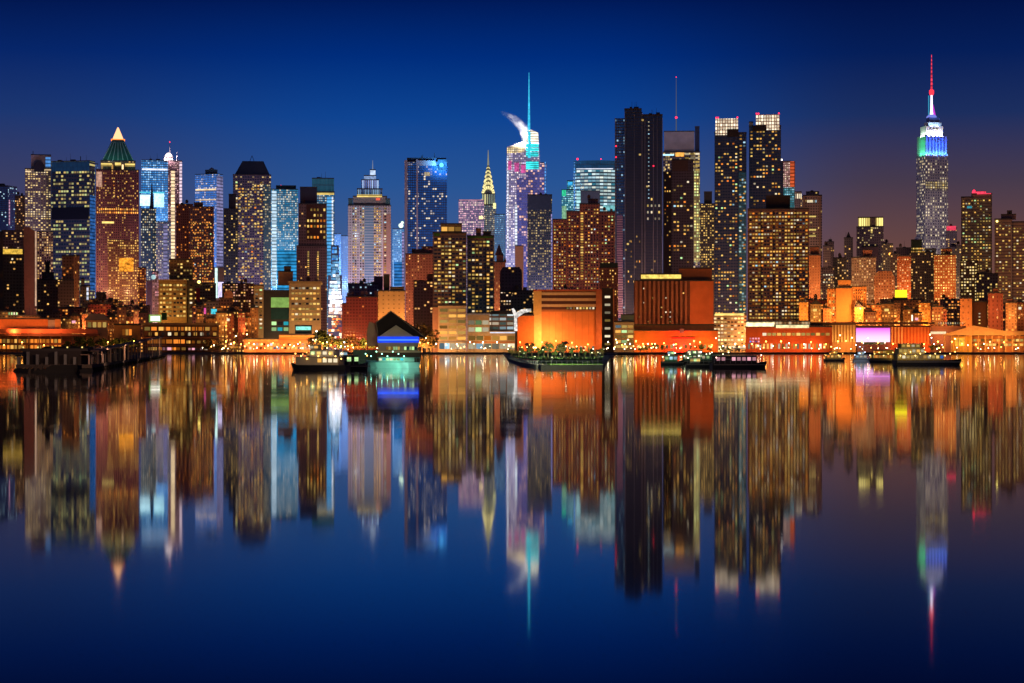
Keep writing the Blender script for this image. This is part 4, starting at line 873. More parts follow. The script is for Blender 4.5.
# yellow lit office block
t = T('office_block', 'square office block with rows of bright yellow windows and a dark unlit right bay', 158.5, 195, 1930)
w_ = solid('ochre_wall', (.28, .19, .06), .85)
t.box('wall', 158.5, 187, 280.5, None, w_); t.box('wall', 187, 194.5, 281, None, solid('ochre_dark', (.1, .08, .05), .85), inset=1); t.box('penthouse', 169, 193, 259.5, 280.5, fac((.2, .14, .05), pu=3, pz=3, lit=.3, a=YEL, b=WARM), inset=9, dep=14)
t.slab('cornice', 158, 187.6, 279.5, 281, solid('cornice', (.35, .25, .12)), out=.8)
t.panes(159.5, 172, 283, 318, 4, 8, .72, .5, .8, [('yellow', 6), ('warm', 3)], rowk=.5); t.panes(173, 186, 283, 318, 4, 8, .72, .5, .7, [('yellow', 6), ('warm', 3)], rowk=.5); t.panes(188.5, 193.5, 283, 318, 1, 8, .5, .45, .7, [('yellow', 4), ('white', 2)], inset=.9); t.done()
t = T('apartment_block', 'dusky loft block with a gold corner lamp right of the yellow-lit office block', 194, 216, 2060)
t.box('wall', 194, 216, 284, None, fac((.15, .1, .07), pu=2.7, pz=3, lit=.3, row=.3, a=WARM, b=YEL)); t.beacon(199, 282, glow('lamp_gold', (1, .7, .15), 5), 1.6, -.6); t.slab('banner', 196, 200, 288, 306, solid('banner_red', (.4, .04, .05))); t.done()
t = T('billboard_tower', 'tall narrow white and violet lit advertising column at the foot of the lavender flank', 214, 224, 2180, cat='billboard')
t.box('wall', 214, 224, 268, None, solid('screen_back', (.1, .1, .12))); t.slab('screen', 215, 217.5, 268, 298, glow('col_mint', (.7, 1, .9), 1.2, var=.3), out=.8); t.slab('screen', 218, 223.5, 282, 298, glow('col_violet', (.75, .65, 1), 1.2, var=.4), out=.8); t.done()
t = T('apartment_block', 'long low red-brown tenement range dotted with small warm windows left of the beige office building', 222, 254, 2020)
t.box('wall', 222, 254, 284, None, fac((.16, .08, .05), pu=2.6, pz=2.8, lit=.5, row=.2, a=WARM, b=PINK, st=.8)); t.clutter(224, 250, 284, 2); t.done()

# huddle of low roofs behind the west quay
LOW = [(-8, 18, 312, 1920, 'low olive shed with pale green lamps at the far left edge', (.12, .11, .07), .3),
       (17, 40, 316, 1900, 'low brown garage roof crowded with vents behind the orange terminal wall', (.16, .09, .05), .2),
       (39, 60, 312, 1925, 'low black-roofed workshop left of the gabled pavilion', (.06, .05, .05), .2),
       (58, 84, 308, 1935, 'low terracotta loft with a strip of small lit windows behind the gabled pavilion', (.3, .11, .05), .3),
       (88, 112, 304, 1950, 'low crimson-roofed block under the brick pyramid tower', (.3, .06, .045), .15),
       (108, 128, 310, 1910, 'low stone-grey house with two cream windows left of the green billboard', (.2, .16, .12), .3),
       (124, 150, 306, 1960, 'low mauve block with flat roof behind the green billboard', (.2, .12, .12), .2),
       (192, 206, 306, 1900, 'small dark cottage-roofed block with magenta light beside the white advertising column', (.1, .05, .08), .2),
       (203, 222, 302, 1945, 'low block with a bright turquoise roof light left of the tan brick stub', (.1, .1, .14), .3),
       (219, 234, 298, 1915, 'low black-roofed tenement with one peach gable', (.1, .06, .05), .3),
       (231, 241, 306, 1885, 'tan brick stub building glowing under orange lamps', (.45, .24, .1), .15),
       (239, 255, 312, 1935, 'low red-lit tenement immediately left of the beige office building', (.35, .09, .04), .4)]
for x0, x1, yt, D, lab, c, lit in LOW:
    t = T('low_building', lab, x0, x1, D)
    t.dep = 18
    t.box('wall', x0, x1, yt, None, fac(c, tuple(.35 * q + .01 for q in c), pu=2.8, pz=3., lit=lit, row=.3, a=ORG, b=YEL)); t.clutter(x0, x1 - 2, yt, 2, tank=rng.random() < .4)
    if 'turquoise' in lab: t.slab('roof_light', 211, 218, 309, 314, glow('roof_cyan', (.08, .65, .8), 1., var=.3))
    if 'peach gable' in lab: MB().front([(t.u(224), t.z(298)), (t.u(233), t.z(298)), (t.u(233), t.z(293)), (t.u(228.5), t.z(289)), (t.u(224), t.z(293))], -.8, 6).build('gable', solid('peach_gable', (.5, .28, .16)), t.root)
    if 'magenta' in lab: t.slab('lit_sign', 206 - 2, 206, 308, 314, glow('sign_magenta', (.9, .1, .4), .9))
    if 'pale green' in lab: t.panes(8, 18, 311, 316, 4, 1, .6, .6, 1, [('green', 2), ('white', 1)], unlit=False)
    if 'cream windows' in lab: t.panes(112, 124, 314, 322, 2, 1, .4, .7, 1, [('yellow', 1)], unlit=False)
    t.done()

# beige office building with the green screen
t = T('office_block', 'beige office building with rows of lit windows and a dark bay holding a green screen', 253, 322, 1880)
bw = solid('beige_wall', (.44, .34, .2), .85)
t.dep = 34
t.box('wall', 254, 263.5, 285.5, None, bw); t.box('wall', 289, 321, 282.5, None, bw); t.box('dark_bay', 263.5, 289, 291, None, solid('bay_dark', (.035, .035, .04), .5), inset=2)
t.box('penthouse', 278, 293, 272, 285, solid('pent_tan', (.3, .18, .11)), inset=12, dep=14); t.box('penthouse', 284, 291, 267, 272, solid('pent_dark', (.08, .07, .07)), inset=14, dep=8)
t.slab('roof_edge', 288, 322, 281.2, 283.5, solid('cornice', (.35, .25, .12)), out=.8)
t.slab('screen', 271, 289, 297.5, 307.5, glow('screen_green', (.42, .72, .16), .55, var=.25), inset=2, out=.5)
t.slab('glass_bay', 271, 289, 308.5, 319.5, solid('teal_glass', (.02, .07, .07), .15), inset=2)
t.panes(271, 289, 320.5, 332, 3, 2, .8, .7, .4, [('cyan', 1), ('green', 1)], inset=2)
t.panes(254.5, 263, 288, 330, 2, 10, .6, .42, .6, OFFICE); t.panes(291, 320, 285.5, 322, 8, 7, .72, .42, .72, [('yellow', 6), ('warm', 3), ('white', 2)], rowk=.3); t.panes(297, 311, 325, 329, 4, 1, .9, .9, 1, [('cool', 1), ('cyan', 1)])
t.clutter(294, 318, 282.5, 2); t.done()
# street trees/lamps canyon side : red brown block
t = T('apartment_block', 'dark red tenement row with a bristling roofline right of the glowing street', 342, 381, 1960)
rw = fac((.24, .06, .05), (.12, .03, .03), pu=3, pz=3.1, lit=.05, row=.2, a=ORG, b=PINK)
t.box('wall', 346, 381, 297, None, rw); t.box('wall', 342, 347, 304, None, rw, inset=2)
for q in range(7): t.box('chimney', 347 + q * 4.6, 349 + q * 4.6 + rng.random(), 291 + rng.random() * 4, 297, solid('chimney_plum', (.08, .05, .09)), inset=3 + q % 3, dep=3, roof=False)
t.done()
t = T('office_block', 'violet-blue block with a lattice of dim windows behind the dark red tenement row', 346, 378, 2080)
t.box('wall', 348, 378, 284, None, fac((.12, .09, .2), pu=2.6, pz=3, lit=.2, a=COOL, b=PINK, st=.6)); t.clutter(350, 374, 284, 3); t.box('wall', 374, 383, 277, None, solid('violet_wall', (.1, .07, .14)), inset=4, dep=10); t.done()
t = T('warehouse', 'plain tan brick warehouse with a black roof vent behind the boathouse', 377.5, 405, 1900)
t.box('wall', 378, 405, 291, None, fac((.44, .3, .13), pu=5, pz=4, fu=.3, fz=.3, lit=.02)); t.box('roof_vent', 383.5, 389.5, 275, 291, solid('dark_plant', (.03, .03, .035)), inset=6, dep=6); t.box('wall', 390, 404, 287.5, 291, solid('tan_brick', (.42, .28, .12)), inset=3, dep=10); t.done()

# twin apartment towers with the cream podium
for k, (x0, x1, yt, yb, lab) in enumerate(((433, 466.5, 233, 306, 'left one of the paired dark apartment towers, topped by a lit glass penthouse'),
                                          (467, 494, 236, 314, 'right one of the paired dark apartment towers, without the lit glass penthouse'))):
    t = T('apartment_tower', lab, x0, x1, 1960 + 12 * k)
    t.box('wall', x0, x1, yt, None, fac((.2, .14, .1), pu=60, pz=3.4, fu=1, fz=.4, lit=0)); 
    if k == 0: t.box('penthouse', 440.5, 462, 224, 233, solid('pent_frame', (.2, .16, .1)), inset=2, dep=14); t.panes(441, 461.5, 226, 232, 3, 1, .85, .8, 1, [('warm', 1), ('yellow', 1)], inset=1.9); t.slab('roof_green', 434, 440, 233.4, 236, solid('roof_garden', (.05, .2, .03)))
    else: t.slab('roof_green', 467, 493, 236.5, 238, solid('roof_garden', (.05, .2, .03))); t.box('penthouse', 476, 481, 229, 236, solid('pent_tan', (.3, .18, .11)), inset=4, dep=8); t.box('penthouse', 483, 491, 232, 236, solid('pent_frame', (.2, .16, .1)), inset=5, dep=8)
    t.slab('recess', x0 + 9.3, x0 + 10.4, yt + 3, yb, solid('recess_dark', (.04, .025, .02)), out=.15); t.slab('recess', x0 + 18, x0 + 19, yt + 3, yb, solid('recess_dark', (.04, .025, .02)), out=.15)
    if k == 0: t.panes(433.8, 466, 237, 304, 9, 18, .7, .5, .48, [('warm', 5), ('yellow', 6), ('white', 2), ('green', .5)], rowk=.35, colk=.4)
    else: t.panes(467.8, 493.5, 240, 313, 7, 20, .66, .55, .5, [('warm', 5), ('yellow', 6), ('white', 1), ('green', .6)], rowk=.3, colk=.5)
    t.done()
t = T('office_block', 'cream gridded block with a glowing white ground floor under the paired apartment towers', 432, 467, 1900)
cw_ = solid('cream_wall', (.55, .42, .26), .8)
t.box('wall', 438, 466.5, 305.5, None, cw_); t.box('wall', 432.5, 438, 307, None, solid('cream_wall2', (.35, .2, .14)), inset=2)
t.panes(439, 466, 307.5, 341, 3, 6, .86, .6, .95, [('yellow', 2), ('warm', 5)]); t.panes(439, 466, 342.5, 349.5, 5, 1, .9, .95, 1, [('white', 3), ('cool', 1)]); t.slab('canopy', 433, 467, 341, 342.3, CONC, out=2.5, thick=2.5)
t.clutter(440, 462, 305.5, 2, tank=False); t.done()
t = T('office_block', 'long low glass-fronted block with mint and amber floors right of the cream gridded block', 466.5, 517, 1880)
t.box('wall', 467, 489.5, 314.5, None, cw_); t.box('wall', 489.5, 513.5, 314, 331, fac((.2, .13, .1), (.05, .1, .1), 7, 4.2, .85, .6, .5, .3, COOL, WARM, .7, (.02, .04, .04)), inset=4); t.box('wall', 489.5, 516, 331, None, cw_); t.box('wall', 491, 512, 311.5, 314, solid('pent_dark', (.08, .07, .07)), inset=7, dep=14)
t.panes(468, 489, 319, 333, 3, 2, .88, .7, .95, [('cool', 1), ('green', 2), ('white', 3)]); t.panes(468, 515, 334.5, 341.5, 6, 1, .86, .7, .95, [('warm', 4), ('orange', 2), ('yellow', 2)]); t.panes(468, 515, 343, 349.5, 6, 1, .9, .95, 1, [('white', 4), ('cool', 1)])
t.slab('roof_edge', 467, 490, 313.5, 315, PALE, out=.8); t.slab('light_band', 490, 515.5, 332, 333.2, STRIPW, out=.3); t.slab('fascia', 467, 516, 341.6, 343, solid('fascia_orange', (.5, .2, .08)), out=1); t.done()
# gothic turret and plum block
t = T('church', 'pinkish stone gothic tower with a pointed turret right of the paired apartment towers', 493, 508, 2120)
t.box('wall', 494, 505.5, 262, None, fac((.4, .2, .15), pu=2.6, pz=3.4, fu=.35, lit=.15, a=WARM, b=PINK)); t.box('tower', 496.5, 503.5, 255, 262, solid('pink_stone', (.42, .24, .18)), inset=2, dep=7)
MB().cone(t.u(499), 5, t.z(255), t.z(243.5), 4.6, .1, 8).build('spire', solid('spire_slate', (.12, .09, .1)), t.root); MB().cone(t.u(505), 5, t.z(262), t.z(257), 1.8, .4, 8).build('turret', solid('pink_stone', (.42, .24, .18)), t.root); t.done()
t = T('apartment_block', 'dark plum block with a rounded blank top between the gothic tower and the crystal tower', 500, 522.5, 2060)
z1, z2 = t.z(267), t.z(271)
MB().front([(t.u(500), 0), (t.u(522), 0), (t.u(522), z2), (t.u(519.5), z1), (t.u(503), z1), (t.u(500), z2)], 0, 20).build('wall', fac((.085, .04, .07), pu=3.4, pz=3.4, lit=.03), t.root)
t.box('wall', 500.5, 514, 292, None, fac((.12, .06, .06), pu=2.8, pz=3, lit=.4, a=WARM, b=COOL), inset=-3, dep=3); t.done()
t = T('apartment_block', 'peach-lit sliver of brick wall left of the bright violet lit edge of the crystal tower', 514, 524, 2500)
t.box('wall', 515, 523.5, 246, None, solid('peach_wall', (.5, .28, .16))); t.done()
t = T('low_building', 'low brown-black block under the dark slate office block', 512, 534, 1990)
t.box('wall', 512, 534, 291, None, fac((.1, .05, .045), pu=3, pz=3, lit=.2, a=WARM, b=WHITE)); t.clutter(514, 530, 291, 2); t.done()
t = T('billboard', 'brilliant white bracket-shaped glow before the orange brick wall, built as an emissive panel', 511, 532, 1872, cat='billboard')
sg = MB(); P = lambda x, y: (t.u(x), t.z(y))
sg.front([P(514, 331), P(517.5, 331), P(517, 318), P(524, 313), P(531, 311.5), P(531, 308.5), P(521, 309.5), P(516.5, 312.5), P(513.5, 308), P(511.5, 309), P(514, 316)], -1.2, .2)
sg.build('lit_panel', glow('bracket_glow', (1, .93, .86), .8, var=.7), t.root); MB().box(t.u(515), t.u(516.5), -.2, .8, 0, t.z(331)).build('post', STEEL, t.root); t.done()  # white glow given a made-up panel and post
t = T('warehouse', 'vivid orange brick wall building behind the white bracket glow', 517, 535, 1900)
t.box('wall', 517.5, 534, 315.5, None, solid('vivid_orange', (.55, .17, .04), .9)); t.clutter(519, 530, 315.5, 1, tank=False); t.done()

# orange wall building
t = T('exhibition_hall', 'broad hall with a huge blank orange-lit wall under three louvred bands', 533.5, 602, 1900)
t.dep = 36
t.box('wall', 534, 601.5, 290.5, None, solid('hall_brown', (.3, .13, .06), .85), inset=.8)
t.slab('pilaster', 533.5, 541.5, 290, 351, solid('pilaster_ochre', (.58, .4, .14), .85), out=.6, thick=1.4); t.slab('pilaster', 596, 601.8, 290, 351, solid('pilaster_rust', (.4, .15, .07), .85), out=.6, thick=1.4)
t.slab('blank_wall', 541.5, 595.5, 311.5, 351, solid('blank_orange', (.58, .22, .07), .9, var=.3, scale=.12), out=.1, inset=.8, thick=1)
for k, y in enumerate((292.4, 298.3, 304.2)):
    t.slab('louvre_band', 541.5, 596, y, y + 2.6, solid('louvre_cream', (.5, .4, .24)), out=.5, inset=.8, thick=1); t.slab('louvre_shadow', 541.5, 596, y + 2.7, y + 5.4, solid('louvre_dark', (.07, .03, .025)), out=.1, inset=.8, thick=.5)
t.panes(566, 595, 306.8, 309.6, 9, 1, .6, .8, .75, [('white', 2), ('yellow', 2), ('warm', 2)], inset=.6, unlit=False)

for q in range(7): t.slab('wall_joint', 549 + q * 6.6, 549.25 + q * 6.6, 312, 346, solid('joint_dark', (.3, .11, .04)), out=.16, inset=.8, thick=.1)
t.panes(543, 595, 345.5, 350.5, 13, 1, .55, .9, .6, [('warm', 3), ('white', 2), ('yellow', 2)], inset=.6)
t.slab('roof_edge', 533.5, 602, 289.6, 291, solid('roof_red', (.4, .1, .05)), out=.9); t.clutter(550, 596, 290.5, 4, inset=6); t.done()
t = T('stair_tower', 'black stair tower with a column of white-lit landings beside the orange-lit wall', 601.5, 614, 1870, cat='tower')
t.box('wall', 602, 613.5, 289, None, solid('stair_black', (.03, .025, .025), .7)); t.panes(604.5, 610.5, 293, 348, 1, 7, .9, .32, 1, [('white', 3), ('yellow', 1)]); t.slab('edge', 613, 614, 289, 350, solid('edge_copper', (.5, .2, .07)), out=.4); t.done()
t = T('kiosk_building', 'small mint and gold lit terminal between the stair tower and the ribbed brown block', 613, 635, 1850)
t.box('wall', 614, 634, 322, None, solid('kiosk_cream', (.5, .42, .25))); t.panes(615, 633.5, 324, 349, 3, 5, .85, .6, .85, [('yellow', 4), ('cool', 2), ('warm', 3), ('green', 2)]); t.box('penthouse', 621, 634, 315, 322, solid('kiosk_teal', (.12, .2, .18)), inset=4, dep=8); t.done()

# ribbed brown block
t = T('warehouse', 'tall ribbed brown block with vertical fins, a gold-lit roof strip and a plain orange end', 633, 715, 1930)
t.dep = 36
t.box('wall', 634, 690, 281, None, solid('rib_wall', (.16, .07, .045), .8)); t.box('end_wall', 690, 713.5, 281, None, solid('end_orange', (.52, .17, .06), .9, var=.3, scale=.12), inset=-.4); t.box('penthouse', 679, 712, 268.5, 281, solid('pent_rust', (.3, .11, .05)), inset=8, dep=18)
t.slab('roof_light_strip', 641, 681, 274.6, 278.6, glow('roof_gold', (1, .72, .15), 1.1, var=.45), inset=6, out=.6); t.box('roof_box', 640, 682, 274, 281, solid('umber', (.2, .12, .08)), inset=6.4, dep=12)
for k in range(12): t.slab('fin', 635.2 + k * 4.5, 637.4 + k * 4.5, 281, 326, solid('fin_brown', (.36, .17, .1), .8), out=1.3, thick=1.2)
t.panes(637.5, 690, 286, 324, 12, 8, .34, .32, .14, [('yellow', 3), ('white', 3)], unlit=False, inset=-.1)
t.done()
t = T('warehouse', 'low orange-lit base hall with red and yellow floodlights under the ribbed brown block', 632, 719, 1866)
t.dep = 24
t.box('wall', 632.5, 718, 330.5, None, solid('base_orange', (.56, .19, .05), .9, var=.35, scale=.15)); t.box('parapet', 633, 714, 325, 330.5, solid('base_dark', (.16, .07, .04)), inset=4, dep=12)
t.slab('awning', 671.5, 695, 337.5, 338.6, solid('awning_red', (.5, .03, .03)), out=1.6, thick=1.6); t.panes(636, 712, 344, 349.5, 16, 1, .6, .8, .55, [('warm', 3), ('orange', 3), ('yellow', 2)])
t.box('plant_room', 679.5, 684, 328.5, 333, solid('kiosk_teal', (.12, .2, .18)), inset=-1, dep=3); t.done()
t = T('apartment_block', 'yellow-washed lower block with stacked lit galleries between the ribbed block and the wide brick slab', 713, 748, 1900)
t.box('wall', 714, 746.5, 314, None, fac((.42, .34, .2), (.08, .06, .04), 3.2, 3.4, .7, .5, .7, .4, YEL, WHITE, 1.2)); t.slab('light_band', 715, 744, 313, 315.5, STRIPY, out=.4); t.slab('light_band', 715, 746, 350 - 4, 349, STRIPWARM, out=.4); t.done()
t = T('pier_hall', 'long low red-orange hall with a white-lit upper gallery in front of the wide brick slab', 745, 832, 1850)
t.dep = 24
t.box('wall', 745.5, 832, 327, None, solid('hall_red', (.5, .12, .04), .9, var=.35, scale=.15)); t.slab('light_band', 746, 774, 322.6, 326.4, glow('band_hot', (1, .85, .45), 1.7, var=.3), out=.5); t.slab('light_band', 776, 809, 325, 328, glow('band_hot2', (1, .8, .4), 1.2, var=.4), out=.5)
t.panes(762, 830, 332.5, 336, 14, 1, .8, .9, .8, [('warm', 4), ('yellow', 3), ('white', 1)]); t.panes(747, 830, 343, 349.5, 22, 1, .55, .9, .75, [('warm', 4), ('orange', 3), ('white', 3)]); t.panes(749, 760, 337, 343, 4, 2, .6, .6, .9, [('blue', 2), ('pink', 2)])
t.box('gallery', 746, 810, 321.5, 327, fac((.5, .42, .28), (.2, .16, .1), 3, 5, .7, .6, .7, 0, WHITE, YEL, .8), inset=5, dep=12); t.done()
t = T('low_building', 'rust-red low block in the dip right of the wide brick slab', 806, 829, 1980)
t.box('wall', 806, 829, 300, None, fac((.36, .1, .04), pu=3, pz=3, lit=.08, a=ORG, b=WARM)); t.clutter(808, 826, 300, 2); t.done()
t = T('pier_hall', 'long ribbed hall front with glowing cream fins left of the pink lit screen', 809, 856, 1874)
t.dep = 24
t.box('wall', 809.5, 856, 324.5, None, solid('ribhall', (.45, .22, .08), .9)); t.slab('fascia', 809, 934, 322.2, 324.5, solid('fascia_dark', (.12, .06, .04)), out=1.2, thick=1.4)
for k in range(15): t.slab('fin', 810.5 + k * 3.05, 812 + k * 3.05, 325, 342, solid('fin_cream', (.75, .5, .22)), out=1.2, thick=1.2)
t.done()
t = T('screen_hall', 'hall front filled by a large screen fading from magenta to white', 855.5, 891, 1870, cat='screen')
t.dep = 20
t.box('wall', 855.5, 890.5, 326.5, None, solid('screenwall', (.2, .08, .1)))
m, n_, l_ = new_mat('screen_pink')
out_ = n_.new('ShaderNodeOutputMaterial'); e_ = n_.new('ShaderNodeEmission'); tc_ = n_.new('ShaderNodeTexCoord'); sx = n_.new('ShaderNodeSeparateXYZ'); mr_ = n_.new('ShaderNodeMapRange'); cr_ = n_.new('ShaderNodeValToRGB')
l_.new(tc_.outputs['Object'], sx.inputs[0]); mr_.inputs[1].default_value = t.z(344); mr_.inputs[2].default_value = t.z(327.5); l_.new(sx.outputs[2], mr_.inputs[0]); l_.new(mr_.outputs[0], cr_.inputs[0])
cr_.color_ramp.elements[0].color = (1, .8, .95, 1); cr_.color_ramp.elements[1].color = (.75, .07, .72, 1); e_k = cr_.color_ramp.elements.new(.45); e_k.color = (1, .6, .95, 1)
l_.new(cr_.outputs[0], e_.inputs[0]); e_.inputs[1].default_value = 1.25; l_.new(e_.outputs[0], out_.inputs[0])
t.slab('screen', 856, 890, 328, 342, m, out=.5); t.slab('dark_band', 864, 884, 342, 344.5, solid('teal_glass', (.02, .07, .07), .15), out=.6); t.done()
t = T('pier_hall', 'ribbed orange-red hall end right of the pink lit screen', 890, 931, 1878)
t.dep = 24
t.box('wall', 890.5, 930.5, 326.5, None, solid('ribhall_red', (.5, .13, .045), .9))
for k in range(12): t.slab('fin', 891.2 + k * 3.3, 892.9 + k * 3.3, 327, 344, solid('fin_cream' if k < 4 else 'fin_orange', (.75, .5, .22) if k < 4 else (.6, .22, .06)), out=1.2, thick=1.2)
t.done()
# right waterfront
MIDR = [(828, 852, 318, 1985, 'low red brick annex glowing behind the cream-finned hall', (.5, .14, .04), .2), (866, 890, 305, 1960, 'rust block with a yellow lamp under the peach-orange block', (.42, .17, .05), .4),
        (880, 921, 300, 2010, 'ochre loft with a grid of dark square windows and a white billboard', (.5, .25, .07), .15), (921, 947, 309, 1965, 'maroon brick shed with a blank front left of the tent-roofed pavilion', (.3, .09, .06), .05),
        (940, 962, 300, 2030, 'dusky violet block speckled with white lamps behind the maroon shed', (.16, .09, .11), .4), (1000, 1040, 304, 1990, 'low purple-grey block with blue neon at the right edge', (.15, .08, .12), .3), (846, 872, 314, 1995, 'gold-lit low block behind the pink screen hall', (.6, .3, .06), .4)]
for x0, x1, yt, D, lab, c, lit in MIDR:
    t = T('low_building', lab, x0, x1, D)
    t.dep = 20
    t.box('wall', x0, x1, yt, None, fac(c, tuple(.4 * q + .01 for q in c), pu=2.9, pz=3.1, lit=lit, row=.2, a=ORG, b=YEL, st=1.2)); t.clutter(x0, x1 - 3, yt, 2)
    if 'white billboard' in lab: t.slab('billboard', 906.5, 915, 315, 321, glow('bb_white', (1, 1, .75), 1.6), out=1); t.slab('billboard', 895, 907, 290, 297.5, glow('bb_yellow', (1, .82, .02), 1.5), out=1, inset=2); t.box('billboard_frame', 894.5, 907.5, 297.5, 300, STEEL, inset=2.2, dep=1)
    if 'blue neon' in lab: t.slab('neon_sign', 1011, 1019, 316, 325, glow('neon_red', (1, .1, .15), .9, var=.5)); t.slab('neon_sign', 1018, 1030, 322, 326, glow('neon_cyan', (.3, .9, .8), .9))
    t.done()
t = T('apartment_block', 'flat-topped apricot brick block just left of the dark brown block by the tent roof', 959.5, 972, 1960)
t.box('wall', 960, 972, 298.5, None, fac((.55, .25, .09), pu=5, pz=6, fu=.3, fz=.3, lit=.05)); t.done()
t = T('apartment_block', 'flat-topped dark brown block with one column of lit windows right of the apricot block', 971.5, 988, 1968)
t.box('wall', 972, 987.5, 302, None, solid('darkbrown_block', (.1, .045, .025))); t.panes(978, 981, 312, 325, 1, 4, .6, .4, .9, [('yellow', 1), ('white', 1)], unlit=False); t.done()
t = T('apartment_block', 'russet block with scalloped roofline right of the flat-topped dark brown block', 987.5, 1003, 1950)
t.box('wall', 988, 1003, 293, None, fac((.4, .13, .07), pu=4, pz=4, fu=.3, lit=.06)); t.box('wall', 993, 998, 288.5, 293, solid('rust_brick', (.35, .15, .08)), inset=2, dep=6); t.done()
# tent roofed pavilion
t = T('pavilion', 'wide low pavilion with a shallow peaked tan canopy roof over an amber-lit colonnade', 940, 1040, 1830)
t.dep = 40
z0, zp = t.z(335.2), t.z(325.5)
MB().front([(t.u(940), z0), (t.u(1040), z0), (t.u(1040), z0 + 4), (t.u(1008), z0 + 3.4), (t.u(974), zp)], -3, 36).build('roof', solid('canopy_tan', (.6, .36, .16), .8), t.root)
t.box('wall', 951, 972, 336.4, None, solid('pav_amber', (.65, .36, .06)), inset=3, roof=False); t.box('wall', 972, 1036, 336, None, solid('pav_wall', (.4, .16, .06)), inset=7, roof=False)
t.panes(973, 1035, 338, 347, 16, 2, .8, .6, .8, [('warm', 4), ('yellow', 3), ('orange', 3)], inset=6.8)
for k in range(14): t.slab('column', 944 + k * 6.8, 945 + k * 6.8, 335, 352, solid('pav_col', (.5, .3, .12)), out=1, thick=1)
t.slab('lit_bay', 955, 965, 338, 346, glow('bay_amber', (1, .5, .05), 1.1, var=.5), inset=2.6); t.done()
t = T('pier_hall', 'dark flat-roofed link hall with a line of white roof lamps left of the tent-roofed pavilion', 915, 966, 1900)
t.dep = 20
t.box('wall', 925, 966, 328, None, solid('link_dark', (.1, .05, .04))); t.panes(912 + 16, 966, 321, 325.5, 16, 1, .4, .5, 1, [('white', 3), ('yellow', 2)], inset=-1, unlit=False); t.slab('fascia', 926, 966, 326, 328.2, solid('fascia_dark', (.12, .06, .04)), out=1); t.slab('lit_eave', 930, 946, 331.5, 334, STRIPWARM, out=.6); t.done()

# -- west waterfront
t = T('ferry_terminal', 'long orange sodium-lit terminal shed with pale end panels at the far left', -20, 62, 1830)
t.dep = 26
t.box('wall', -20, 48, 319, 334, solid('term_orange', (.55, .2, .07), .85)); t.box('wall', 48, 55, 319.5, 334, solid('term_grey', (.4, .36, .34)), inset=.3); t.box('wall', 55, 61, 319, 334, solid('term_peach', (.62, .3, .12))); 
t.slab('deck', -20, 100, 334, 336, solid('deck_rust', (.16, .06, .04)), out=9, thick=9); t.slab('deck_fascia', -20, 98, 329, 333.5, solid('fascia_red', (.5, .15, .08)), out=10.5, thick=.6)
t.box('lower_storey', -20, 99, 336, 353, solid('lower_dark', (.16, .07, .05)), inset=6, dep=10, roof=False); t.panes(-18, 62, 338, 350, 20, 2, .75, .7, .8, [('orange', 5), ('warm', 3)], inset=5.8)
t.slab('deck', -20, 70, 343.4, 345, solid('deck_rust', (.16, .06, .04)), out=9, thick=14)
for k in range(10): t.slab('column', -16 + k * 11, -15 + k * 11, 335, 353, solid('col_dark', (.06, .04, .04)), out=8.6, thick=1)
t.done()
t = T('pavilion', 'small gabled pavilion with cream lit doors and a grey roof behind the left pier', 84, 110, 1845)
t.box('wall', 86, 108, 320, None, solid('pav_cream', (.5, .32, .16)))
MB().front([(t.u(84), t.z(320)), (t.u(110), t.z(320)), (t.u(104), t.z(314)), (t.u(90), t.z(313.6))], -1.5, 20).build('roof', solid('pav_roof', (.14, .15, .17)), t.root); t.panes(87, 107, 321.5, 328, 4, 1, .7, .9, .7, [('yellow', 2), ('warm', 2)]); t.done()
t = T('low_building', 'amber-lit little kiosk row between the gabled pavilion and the colonnaded pier building', 112, 143, 1822)
t.box('wall', 114, 140, 325, None, solid('kiosk_amber', (.5, .26, .08))); t.panes(122, 132, 328.5, 336, 3, 1, .8, .9, 1, [('warm', 2), ('yellow', 1), ('orange', 2)]); t.slab('roof_edge', 113, 141, 323.6, 325.2, DARKROOF, out=1); t.done()
t = T('pier_building', 'two-storey dark pier building with red-orange galleries of lit windows', 141, 226, 1800)
t.dep = 30
t.box('wall', 143, 219, 325, None, solid('gallery_dark', (.1, .045, .035), .8)); t.slab('roof_edge', 142, 220, 323, 325.2, solid('roof_brown', (.16, .11, .07)), out=2, thick=4)
t.panes(144, 218, 326.5, 331, 11, 1, .8, .9, .9, [('orange', 5), ('warm', 4), ('yellow', 1)]); t.panes(147, 218, 332, 336, 11, 1, .5, .9, .45, [('warm', 2), ('white', 2)])
t.slab('deck', 142, 226, 337, 338, solid('deck_rust', (.16, .06, .04)), out=5, thick=5); t.panes(147, 185, 339, 344, 6, 1, .92, .9, .95, [('orange', 1)]); t.panes(186, 222, 340, 344, 7, 1, .7, .8, .6, [('warm', 3), ('orange', 2)])
t.slab('deck', 142, 226, 345, 346.2, solid('deck_rust', (.16, .06, .04)), out=5, thick=5); t.panes(148, 186, 347, 350.5, 8, 1, .85, .9, .9, [('orange', 3), ('pink', 1), ('warm', 2)]); t.panes(187, 208, 347.5, 350.5, 5, 1, .7, .8, .8, [('white', 1), ('pink', 1)])
for k in range(12): t.slab('column', 143 + k * 7.4, 144 + k * 7.4, 326, 353, solid('col_dark', (.06, .04, .04)), out=4.6, thick=.9)
t.done()
t = T('billboard', 'billboard with a white message panel in a green frame above the pier building roof', 147, 168, 1850, cat='billboard')
